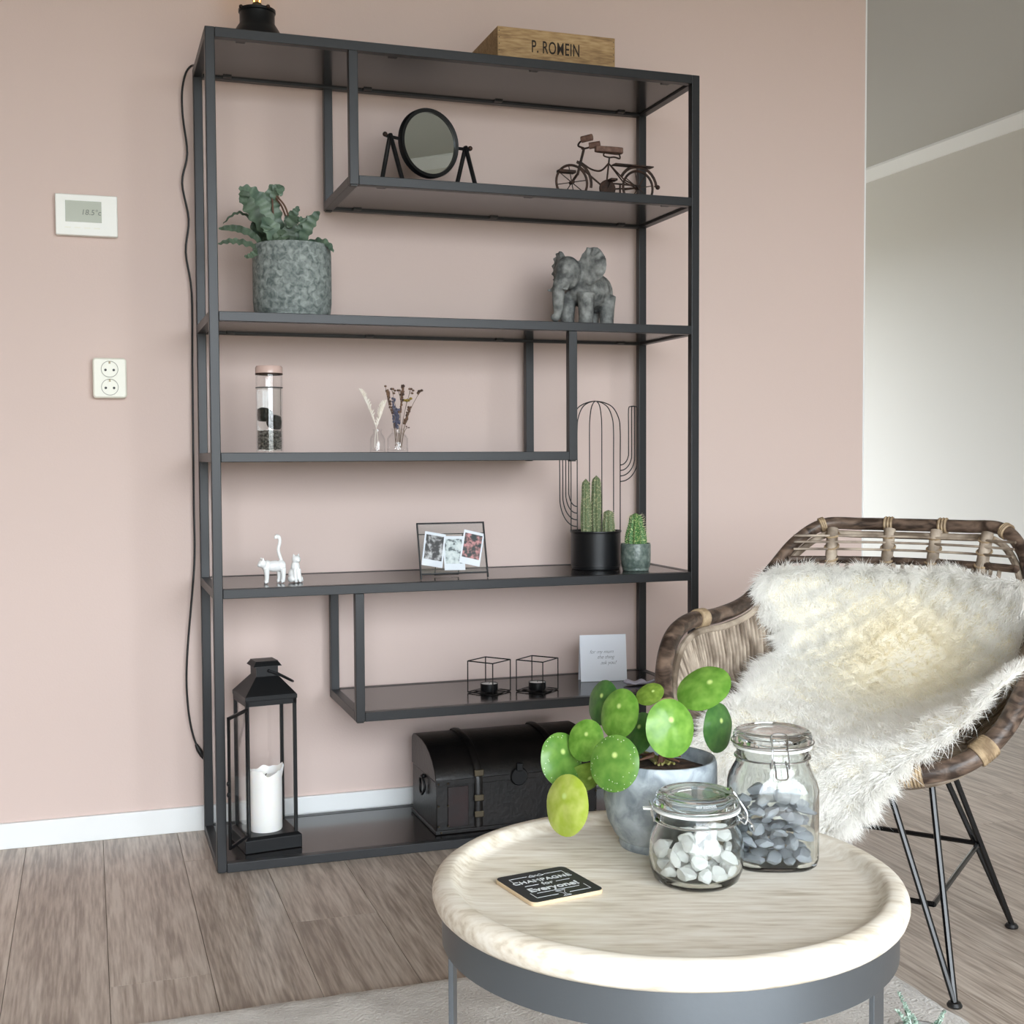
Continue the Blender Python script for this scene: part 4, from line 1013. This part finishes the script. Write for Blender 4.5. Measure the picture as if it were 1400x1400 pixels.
# ------------------------------------------------------------------ clip-top jars
def jar_ring(r, z, m=36, sq=0, k=4.0):
    out = []
    for i in range(m):
        a_ = 2*PI*i/m; c, s = math.cos(a_), math.sin(a_)
        q = (abs(c)**k+abs(s)**k)**(-1/k)
        q = 1+(min(q, 1.26)-1)*sq
        out.append((r*q*c, r*q*s, z))
    return out
def loft(rings):
    m = len(rings[0]); vs = [p for r in rings for p in r]; fs = []
    for j in range(len(rings)-1):
        for k in range(m):
            l = (k+1) % m; fs.append((j*m+k, j*m+l, j*m+m+l, j*m+m+k))
    fs.append(tuple(range(m))[::-1]); fs.append(tuple(range((len(rings)-1)*m, len(rings)*m)))
    return MB().add(vs, fs)
def clip_jar(loc, rot, label, body, inner, lid_r, zl, sq):
    j = thing('clip_top_jar', label, 'jar', loc, rot, 'clip-top jars on the coffee table')
    m = 64
    rings = [jar_ring(r, z, m, s) for r, z, s in body]+[jar_ring(r, z, m, s) for r, z, s in inner]
    loft(rings).build('jar_glass', M['glass'], j, 50)
    nr = body[-1][0]
    MB().lathe([(nr-.006,zl),(nr+.004,zl),(nr+.0045,zl+.0015),(nr+.004,zl+.003),(nr-.006,zl+.003)], 48, closed=True).prism([(-.006,nr),(.006,nr),(.004,nr+.016),(-.004,nr+.016)], zl+.0003, zl+.0022).build('gasket', M['gasket'], j)
    z0 = zl+.0032
    MB().lathe([(0,z0+.006),(nr-.012,z0+.005),(nr-.009,z0-.004),(nr-.007,z0-.004),(nr-.004,z0),(lid_r-.001,z0),(lid_r,z0+.002),(lid_r+.0005,z0+.010),(lid_r-.001,z0+.015),(lid_r-.004,z0+.0175),(lid_r-.008,z0+.0185),(lid_r-.013,z0+.0165),(lid_r-.022,z0+.0168),(0,z0+.0185)], 56).build('lid', M['glass'], j, 60)
    zb = zl-.012
    MB().tube([(( nr+.0022)*math.cos(2*PI*i/40), (nr+.0022)*math.sin(2*PI*i/40), zb) for i in range(40)], .0011, 6, True).build('wire_band', M['chrome'], j)
    MB().tube([((lid_r+.0024)*math.cos(2*PI*i/40), (lid_r+.0024)*math.sin(2*PI*i/40), z0+.0035) for i in range(40)], .0011, 6, True).build('wire_band', M['chrome'], j)
    yf = -(nr+.003)
    MB().tube(catmull([(-.011,yf,zb),(-.011,yf-.006,zb-.004),(-.010,yf-.008,zb+.008),(-.009,-(lid_r+.003),z0+.006),(-.009,-(lid_r-.006),z0+.0195),(.009,-(lid_r-.006),z0+.0195),(.009,-(lid_r+.003),z0+.006),(.010,yf-.008,zb+.008),(.011,yf-.006,zb-.004),(.011,yf,zb)], 4), .0011, 6).build('bail_clip', M['chrome'], j)
    MB().tube(catmull([(-.007,yf-.003,zb+.004),(-.007,yf-.015,zb-.006),(-.006,yf-.017,zb-.014),(.006,yf-.017,zb-.014),(.007,yf-.015,zb-.006),(.007,yf-.003,zb+.004)], 4), .0011, 6).build('lever', M['chrome'], j)
    yb = nr+.004
    MB().tube([(-.010,yb,zb),(-.010,yb+.003,z0+.004),(.010,yb+.003,z0+.004),(.010,yb,zb)], .0011, 6).build('hinge', M['chrome'], j)
    return j
J1 = (.424, -1.516, zf); J2 = (.547, -1.482, zf)
b1 = [(.036,0,0),(.045,.001,0),(.051,.006,0),(.0555,.018,0),(.057,.034,0),(.056,.050,0),(.0525,.062,0),(.049,.069,0),(.048,.075,0),(.0495,.0765,0),(.048,.078,0),(.048,.087,0)]
i1 = [(.044,.087,0),(.044,.071,0),(.0485,.061,0),(.0525,.050,0),(.0535,.034,0),(.052,.019,0),(.047,.009,0),(.036,.006,0)]
clip_jar(J1, math.radians(72), 'low round clip-top glass jar of white stones on the table', b1, i1, .0485, .0875, 0)
b2 = [(.042,0,.6),(.048,.001,.8),(.0525,.006,.9),(.054,.014,.95),(.054,.098,.95),(.0525,.108,.8),(.049,.118,.45),(.0455,.127,.1),(.0445,.133,0),(.046,.135,0),(.0445,.137,0),(.0445,.146,0)]
i2 = [(.0405,.146,0),(.0405,.131,0),(.045,.117,.4),(.0485,.108,.75),(.0505,.097,.92),(.0505,.015,.92),(.048,.008,.8),(.040,.0055,.6)]
clip_jar(J2, math.radians(-20), 'tall square-shouldered clip-top glass jar of grey slate chips on the table', b2, i2, .0485, .1465, 1)
def pack(n, rad, inside, seed, iters=700, hmax=.2, ctr=0):
    rs = np.random.RandomState(seed); r = rad*(.82+.36*rs.rand(n))
    p = np.stack([rs.uniform(-.02,.02,n), rs.uniform(-.02,.02,n), .02+hmax*rs.rand(n)], 1)
    for it in range(iters):
        p[:,2] -= .0006*(1-it/iters)+.0001
        if ctr: p[:, :2] *= 1-ctr*(1-it/iters)
        for q in range(2):
            d = p[:,None]-p[None]; L_ = np.sqrt((d**2).sum(-1))+1e-9; ov = (r[:,None]+r[None])-L_; np.fill_diagonal(ov, 0)
            ov = np.clip(ov, 0, None); p += (d/L_[...,None]*ov[...,None]*.28).sum(1)
            p = inside(p, r)
    return p, r
def in1(p, r):
    zc = np.interp(p[:,2], [.006,.009,.019,.034,.05,.061], [.036,.047,.052,.0535,.0525,.0485])-r-.0006
    l = np.hypot(p[:,0], p[:,1])+1e-9; k = np.minimum(1, zc/l); p[:,0] *= k; p[:,1] *= k
    fl_ = .0068+.72*r+.010*np.clip((l-.036)/.012, 0, 1); p[:,2] = np.maximum(p[:,2], fl_); return p
def in2(p, r):
    lim = .0475-r; p[:,0] = np.clip(p[:,0], -lim, lim); p[:,1] = np.clip(p[:,1], -lim, lim); p[:,2] = np.maximum(p[:,2], .0065+.6*r)
    l = np.hypot(p[:,0], p[:,1])+1e-9; k = np.minimum(1, (.058-r)/l); p[:,0] *= k; p[:,1] *= k; return p
def chunk(seed, sx, sy, sz, sub=2, cuts=7):
    bm = bmesh.new(); bmesh.ops.create_icosphere(bm, subdivisions=sub, radius=1); rq = random.Random(seed)
    for k in range(cuts):
        d = Vector((rq.gauss(0,1), rq.gauss(0,1), rq.gauss(0,1))).normalized(); h = rq.uniform(.45,.75)
        for v_ in bm.verts:
            t_ = v_.co.dot(d)
            if t_ > h: v_.co -= d*(t_-h)
    for v_ in bm.verts: v_.co = Vector((v_.co.x*sx, v_.co.y*sy, v_.co.z*sz))
    me = bpy.data.meshes.new('chunk'); bm.to_mesh(me); bm.free()
    me.polygons.foreach_set('use_smooth', [True]*len(me.polygons)); me.set_sharp_from_angle(angle=math.radians(16)); return me
rq = random.Random(12)
wm = [chunk(i, 1.22, 1.05, 1.0, 2, 10) for i in range(6)]; sm2 = [chunk(20+i, 1.45, 1.1, .78, 2, 14) for i in range(7)]
for m_ in wm: m_.materials.append(M['white_stone'])
for m_ in sm2: m_.materials.append(M['slate'])
p, r = pack(34, .0112, in1, 3, ctr=.0006)
for i in range(len(p)):
    o = obj('white_stone', rq.choice(wm), None, loc=(J1[0]+p[i,0], J1[1]+p[i,1], J1[2]+p[i,2])); o.scale = (r[i],)*3
    o.rotation_euler = (rq.uniform(0,6), rq.uniform(0,6), rq.uniform(0,6)); tag(o, 'rough white stone in the low round glass jar', 'stone', 'white stones in the low jar')
p, r = pack(84, .0106, in2, 6, iters=1100, hmax=.16, ctr=.0004)
cs, sn_ = math.cos(math.radians(-20)), math.sin(math.radians(-20))
for i in range(len(p)):
    o = obj('slate_chip', rq.choice(sm2), None, loc=(J2[0]+p[i,0]*cs-p[i,1]*sn_, J2[1]+p[i,0]*sn_+p[i,1]*cs, J2[2]+p[i,2])); o.scale = (r[i],)*3
    o.rotation_euler = (rq.uniform(-.5,.5), rq.uniform(-.5,.5), rq.uniform(0,6)); tag(o, 'blue-grey slate chip in the tall square-shouldered glass jar', 'stone', 'slate chips in the tall jar')

# ------------------------------------------------------------------ rattan chair
CH0 = Vector((1.13, -.81, 0)); CB = Vector((.778, .628, 0)); crot = math.atan2(-.778, .628)
ch = thing('rattan_chair', 'dark rattan tub armchair with black hairpin legs beside the shelving', 'chair', CH0, crot)
H = [(0,.36,.785),(.11,.355,.785),(.185,.335,.783),(.232,.290,.748),(.262,.23,.693),(.288,.15,.628),(.312,.05,.606),(.330,-.05,.604),(.333,-.12,.586),(.326,-.175,.545),(.302,-.23,.485),(.255,-.275,.437),(.18,-.30,.413),(.08,-.31,.403)]
ctrl = H+[(0,-.312,.400)]+[(-x,y,z) for x,y,z in H[:0:-1]]
rimp = catmull(ctrl, 8, True)
rr_ = [.0135+.0035*max(0, min(1, (.70-p.z)/.12)) for p in rimp]
MB().tube(rimp, rr_, 14, True).build('rim_pole', M['rattan'], ch)
MB().tube([p*1+Vector((0,0,-.022))+Vector((-p.x*.05,-p.y*.05,0)) for p in rimp], .0075, 8, True).build('inner_pole', M['cane'], ch)
SR = [(.215*math.cos(a_), -.035+.205*math.sin(a_), .392) for a_ in [2*PI*i/48 for i in range(48)]]
MB().tube(SR, .011, 10, True).build('seat_ring', M['rattan'], ch)
def seat_pt(a_): return Vector((.205*math.cos(a_), -.035+.195*math.sin(a_), .400))
n_r = len(rimp)
# split-cane slats from the arm and back rail down to the seat ring
for i in range(0, n_r):
    p = rimp[i]
    if p.y < -.20: continue
    if p.z > .72 : continue
    for sub in (0,):
        q = p.lerp(rimp[(i+1) % n_r], sub)
        a_ = math.atan2((q.y+.035)/.195, q.x/.205)
        e = seat_pt(a_); m_ = q.lerp(e, .5)+Vector((q.x*.06, q.y*.06, -.03))
        inn = Vector((-q.x*.05, -q.y*.05, -.018))
        MB().tube(catmull([q+inn, q.lerp(m_,.5)+inn*.6, m_, e], 3), .0040, 6).build('cane_slat', M['cane'], ch)
# back: low rail, slats below it, short bound posts and thin canes above it
RAILZ = .722
def back_pt(s, z):                                       # s -1..1 across the back
    x = .205*s; y = .345-.060*s*s; k = (z-.40)/.385
    return Vector((x*(.82+.18*k), (.19-.05*s*s)*(1-k)+(y+.008)*k, z))
MB().tube([back_pt(-1.18+2.36*i/24, RAILZ-.012) for i in range(25)], .008, 8).build('back_rail', M['rattan'], ch)
for i in range(22):
    s = -1+2*i/21
    MB().tube([back_pt(s, RAILZ-.012), back_pt(s, .62), back_pt(s, .52), back_pt(s, .42)], .0042, 6).build('cane_slat', M['cane'], ch)
for s in (-.78, -.22, .26, .80):
    top = back_pt(s, .775); lo_ = back_pt(s, RAILZ-.03)
    po = MB().tube([lo_, top], .0125, 12).build('back_post', M['cane'], ch)
    for t_ in (.25, .55, .85):
        c_ = lo_.lerp(top, t_)
        MB().tube([c_+Vector((.0145*math.cos(2*PI*i/14), .0145*math.sin(2*PI*i/14), .006*math.sin(2*PI*i/14))) for i in range(14)], .0025, 6, True).build('binding', M['wrap'], po)
for z in (.733, .748, .761):
    MB().tube([back_pt(-1.12+2.24*i/20, z)+Vector((0,-.010,0)) for i in range(21)], .0026, 6).build('thin_cane', M['cane'], ch)
for k in range(12):                                      # seat deck
    y = -.22+.033*k; hw = .200*math.sqrt(max(.02, 1-((y+.035)/.2)**2))
    MB().tube([(-hw,y,.400),(0,y,.394),(hw,y,.400)], .0045, 6).build('seat_cane', M['cane'], ch)
def bind(i0, i1, rs=.0045, nm='binding'):
    mb = MB(); n_ = 6*abs(i1-i0)
    for j in range(int(abs(i1-i0)*2.2)+1):
        t_ = i0+j/2.2*(1 if i1 > i0 else -1); i = int(math.floor(t_)); f = t_-i
        c_ = rimp[i % n_r].lerp(rimp[(i+1) % n_r], f); T = (rimp[(i+1) % n_r]-rimp[i % n_r]).normalized()
        u = T.orthogonal().normalized(); v = T.cross(u); r0 = rr_[i % n_r]+.0012
        mb.tube([c_+(u*math.cos(2*PI*k/18)+v*math.sin(2*PI*k/18))*r0 for k in range(18)], .0030, 6, True)
    mb.build(nm, M['wrap'], ch)
def nearest(x, y, z): return min(range(n_r), key=lambda i: (rimp[i]-Vector((x,y,z))).length)
for sx in (1, -1):
    for x, y, z, w_ in ((.19,.332,.780,1),(.285,-.255,.455,3),(.185,-.298,.414,3),(.055,.358,.785,1),(.326,-.01,.605,2)):
        i = nearest(sx*x, y, z); bind(i-w_//2, i-w_//2+w_)
# hairpin legs
for sx in (1, -1):
    for f_, t1, t2 in (((.2335,-.2332), (.105,-.200), (.170,-.150)), ((.2347,.2289), (.095,.130), (.125,.112))):
        lg = MB()
        A = Vector((sx*t1[0], t1[1], .378)); B = Vector((sx*t2[0], t2[1], .378)); F_ = Vector((sx*f_[0], f_[1], .0265 if f_[1] < 0 else .012))
        lg.tube([A, F_+Vector((0,0,-.004))], .0058, 8); lg.tube([B, F_+Vector((0,0,-.004))], .0058, 8)
        lo_ = lg.build('leg', M['blackgloss'], ch)
        MB().lathe([(0,-.012),(.012,-.012),(.013,-.009),(.010,-.004),(0,-.002)], 14, TR(*F_)).build('foot', M['black'], lo_)
    MB().tube([(sx*.105,-.200,.378),(sx*.170,-.150,.378),(sx*.125,.112,.378),(sx*.095,.130,.378)], .006, 8).build('base_bar', M['blackgloss'], ch)
hz = .172
def on_leg(sx, f_, t):
    k = (.378-hz)/(.366); return Vector((sx*(t[0]+(f_[0]-t[0])*k), t[1]+(f_[1]-t[1])*k, hz))
a1 = on_leg(1,(.2335,-.2332),(.137,-.175)); a2 = on_leg(-1,(.2335,-.2332),(.137,-.175)); a3 = on_leg(1,(.2347,.2289),(.110,.121)); a4 = on_leg(-1,(.2347,.2289),(.110,.121))
for p, q in ((a1,a2),(a3,a4),(a1,a3),(a2,a4)): MB().tube([p, q], .005, 8).build('stretcher', M['blackgloss'], ch)
MB().tube([(-.137,-.175,.378),(.137,-.175,.378)], .006, 8).build('base_bar', M['blackgloss'], ch); MB().tube([(-.110,.121,.378),(.110,.121,.378)], .006, 8).build('base_bar', M['blackgloss'], ch)

# ------------------------------------------------------------------ sheepskin draped in the chair
sh = thing('sheepskin', 'fluffy cream-white sheepskin draped over the rattan chair', 'sheepskin', CH0, crot)
cl = catmull([(0,.270,.690),(0,.254,.645),(0,.225,.58),(0,.18,.515),(0,.10,.465),(0,-.01,.445),(0,-.13,.440),(0,-.25,.440),(0,-.325,.428),(0,-.357,.385),(0,-.366,.335),(0,-.366,.300)], 6)
nv_ = len(cl); nu_ = 40
wl_k = [(.05*i, v) for i, v in enumerate((.240,.264,.268,.252,.225,.207,.214,.219,.215,.202,.188,.174,.166,.166,.177,.186,.187,.172,.153,.128,.100))]
wr_k = [(.05*i, v) for i, v in enumerate((.262,.266,.270,.274,.274,.270,.268,.270,.282,.300,.315,.322,.312,.262,.188,.154,.136,.116,.088,.056,.030))]
def interp(tb_, s):
    for (a0, b0), (a1_, b1_) in zip(tb_[:-1], tb_[1:]):
        if s <= a1_: return b0+(b1_-b0)*(s-a0)/(a1_-a0)
    return tb_[-1][1]
grid = []
for j, c in enumerate(cl):
    s = j/(nv_-1); row = []
    kb = max(0, 1-s/.42); ks = max(0, min(1, (s-.25)/.2))*max(0, min(1, (.74-s)/.12))
    for i in range(nu_+1):
        u = -1+2*i/nu_; wd = interp(wl_k if u < 0 else wr_k, s); x = u*wd
        y = c.y-1.35*x*x*(kb**.6)-.10*x*x; z = c.z+1.3*x*x*ks-.9*max(0,abs(x)-.05)**2*max(0,(s-.8)/.2)
        nz = mnoise.noise(Vector((x*14, s*12, 4)))
        row.append(Vector((x, y+.008*nz*kb, z+.010*nz)))
    grid.append(row)
gv_ = [tuple(p) for r_ in grid for p in r_]
gf = [(j*(nu_+1)+i, j*(nu_+1)+i+1, (j+1)*(nu_+1)+i+1, (j+1)*(nu_+1)+i) for j in range(nv_-1) for i in range(nu_)]
hm = bpy.data.meshes.new('hide'); hm.from_pydata(gv_, [], gf); hm.polygons.foreach_set('use_smooth', [True]*len(hm.polygons))
ho = obj('hide', hm, M['hide'], sh); so = ho.modifiers.new('thick', 'SOLIDIFY'); so.thickness = .006; so.offset = 0
# wool: tapered wavy locks as real strands
rs = np.random.RandomState(11)
G = np.array([[tuple(p) for p in r_] for r_ in grid])
def wool_strands(N, lmin, lmax, edge_boost):
    jj = rs.rand(N)*(nv_-1.001); ii = rs.rand(N)*(nu_-.001)
    k = N//5
    ii[:k] = np.where(rs.rand(k) < .5, rs.rand(k)*1.2, nu_-.001-rs.rand(k)*1.2); jj[k:k+N//14] = rs.rand(N//14)*1.2; jj[k+N//14:k+2*(N//14)] = nv_-1.001-rs.rand(N//14)*1.2
    j0 = jj.astype(int); i0 = ii.astype(int); fj = (jj-j0)[:,None]; fi = (ii-i0)[:,None]
    A = G[j0,i0]; B = G[j0,i0+1]; C_ = G[j0+1,i0]; D_ = G[j0+1,i0+1]
    P = A*(1-fj)*(1-fi)+B*(1-fj)*fi+C_*fj*(1-fi)+D_*fj*fi
    tu = (B-A)+(D_-C_); tv = (C_-A)+(D_-B)
    nr_ = np.cross(tv, tu); nr_ /= np.linalg.norm(nr_, axis=1)[:,None]+1e-9
    tu /= np.linalg.norm(tu, axis=1)[:,None]+1e-9; tv /= np.linalg.norm(tv, axis=1)[:,None]+1e-9
    s = jj/(nv_-1); u = -1+2*ii/nu_
    edge = np.clip((np.abs(u)-.80)/.2, 0, 1); etop = np.clip((.06-s)/.06, 0, 1); ebot = np.clip((s-.93)/.07, 0, 1)
    # clumps: neighbouring strands share a lean
    def cl_n(a_, b_, q): return np.sin(P[:,0]*a_+q)*np.cos(P[:,1]*b_+P[:,2]*a_*.8+q*1.7)
    c1_ = cl_n(95, 88, 0.3)+.6*cl_n(190, 170, 1.1); c2_ = cl_n(90, 101, 2.2)+.6*cl_n(175, 200, 3.0)
    flat = np.exp(-(((u-.12)/.45)**2+((s-.26)/.13)**2))            # matted, smoother middle of the back
    ln_ = (lmin+(lmax-lmin)*rs.rand(N)**1.5)*(1-.5*flat)*(1+.5*np.maximum(np.maximum(edge, etop), ebot))
    d = nr_*(.85-.25*flat-.4*edge)[:,None] + tu*(np.sign(u)*edge*edge_boost)[:,None] + tv*(ebot*.9-etop*.9)[:,None] + tu*(c1_*.42)[:,None] + tv*(c2_*.42+.28)[:,None] + rs.normal(0,.28,(N,3))
    d[:,2] -= .10
    d /= np.linalg.norm(d, axis=1)[:,None]
    bend = tv*(rs.normal(.25,.35,N)+c2_*.3)[:,None]+tu*(rs.normal(0,.35,N)+c1_*.3)[:,None]; bend[:,2] -= .35
    sd = np.cross(d, rs.normal(0,1,(N,3))); sd /= np.linalg.norm(sd, axis=1)[:,None]+1e-9
    V = []; w0 = (.00035+.00035*rs.rand(N))
    for t_, ws in ((0,1),(.35,.95),(.7,.7)):
        q = P+d*(ln_*t_)[:,None]+bend*(ln_*t_*t_*.55)[:,None]
        V += [q-sd*(w0*ws)[:,None], q+sd*(w0*ws)[:,None]]
    q = P+d*ln_[:,None]+bend*(ln_*.55)[:,None]; V.append(q)
    return np.stack(V, 1), np.stack([flat, ln_], 1)
V_, attr = wool_strands(230000, .012, .026, .9)
N = len(V_); verts = V_.reshape(-1, 3)
b0 = (np.arange(N)*7)[:,None]
quads = np.concatenate([b0+np.array([[0,1,3,2]]), b0+np.array([[2,3,5,4]])], 0); tris = b0+np.array([[4,5,6]])
wmsh = bpy.data.meshes.new('wool'); wmsh.vertices.add(len(verts)); wmsh.vertices.foreach_set('co', verts.ravel().astype(np.float32))
loops = np.concatenate([quads.ravel(), tris.ravel()]).astype(np.int32)
wmsh.loops.add(len(loops)); wmsh.loops.foreach_set('vertex_index', loops)
starts = np.concatenate([np.arange(len(quads))*4, len(quads)*4+np.arange(len(tris))*3]).astype(np.int32)
wmsh.polygons.add(len(quads)+len(tris)); wmsh.polygons.foreach_set('loop_start', starts)
wmsh.update(calc_edges=True)
at = wmsh.attributes.new('matted', 'FLOAT', 'POINT'); at.data.foreach_set('value', np.repeat(attr[:,0], 7).astype(np.float32))
mw = bpy.data.materials.new('sheep_wool'); mw.use_nodes = True; nt = mw.node_tree; b = nt.nodes['Principled BSDF']; b.inputs['Roughness'].default_value = 1; b.inputs['Specular IOR Level'].default_value = .1
an_ = nt.nodes.new('ShaderNodeAttribute'); an_.attribute_name = 'matted'
mx = nt.nodes.new('ShaderNodeMix'); mx.data_type = 'RGBA'; mx.inputs[6].default_value = lin((254,253,250)); mx.inputs[7].default_value = lin((246,238,214)); nt.links.new(an_.outputs['Fac'], mx.inputs[0])
nt.links.new(mx.outputs[2], b.inputs['Base Color'])
tl = nt.nodes.new('ShaderNodeBsdfTranslucent'); nt.links.new(mx.outputs[2], tl.inputs[0]); ms = nt.nodes.new('ShaderNodeMixShader'); ms.inputs[0].default_value = .5
nt.links.new(b.outputs[0], ms.inputs[1]); nt.links.new(tl.outputs[0], ms.inputs[2]); nt.links.new(ms.outputs[0], nt.nodes['Material Output'].inputs[0])
wo = obj('wool', wmsh, mw, sh); wo['kind'] = 'stuff'

# ------------------------------------------------------------------ small frosted plant on the rug
fp = thing('frosted_sprig_plant', 'small planter of frosted green sprigs standing on the rug', 'potted plant', (.885, -1.335, .012), 0)
MB().lathe([(0,0),(.036,0),(.044,.070),(.046,.075),(.042,.075),(.040,.066)], 28).build('pot', M['terracotta'], fp)
MB().lathe([(.0402,.066),(0,.068)], 20).build('soil', M['soil'], fp)
DS = depth_of((.885, -1.335, .1))
base = Vector(fp.location)
for px, py, px0, dd_ in ((1229,1358,1238,0),(1236,1372,1242,.01),(1226,1382,1236,-.01),(1243,1384,1248,.0),(1291,1384,1268,.01),(1286,1394,1264,-.01),(1258,1402,1255,0)):
    tip = atd(px, py, DS+dd_)-base
    b0_ = Vector((random.uniform(-.012,.012)+(.012 if px > 1260 else -.006), random.uniform(-.012,.012), .062))
    C = catmull([b0_, b0_.lerp(tip,.5)+Vector((0,0,.006)), tip], 8)
    s_ = MB().tube(C, .0011, 5).build('sprig', M['sprig'], fp)
    lf = MB(); rq2 = random.Random(px)
    for i in range(3, len(C)):
        for k in range(4):
            a_ = rq2.uniform(0, 2*PI); d = Vector((math.cos(a_), math.sin(a_), .9)).normalized(); ll = .009*(1-.6*i/len(C))
            lf.tube([C[i], C[i]+d*ll*.6, C[i]+d*ll], [.0006,.0014,.0003], 5)
    lf.build('needle_leaves', M['sprig'], s_)
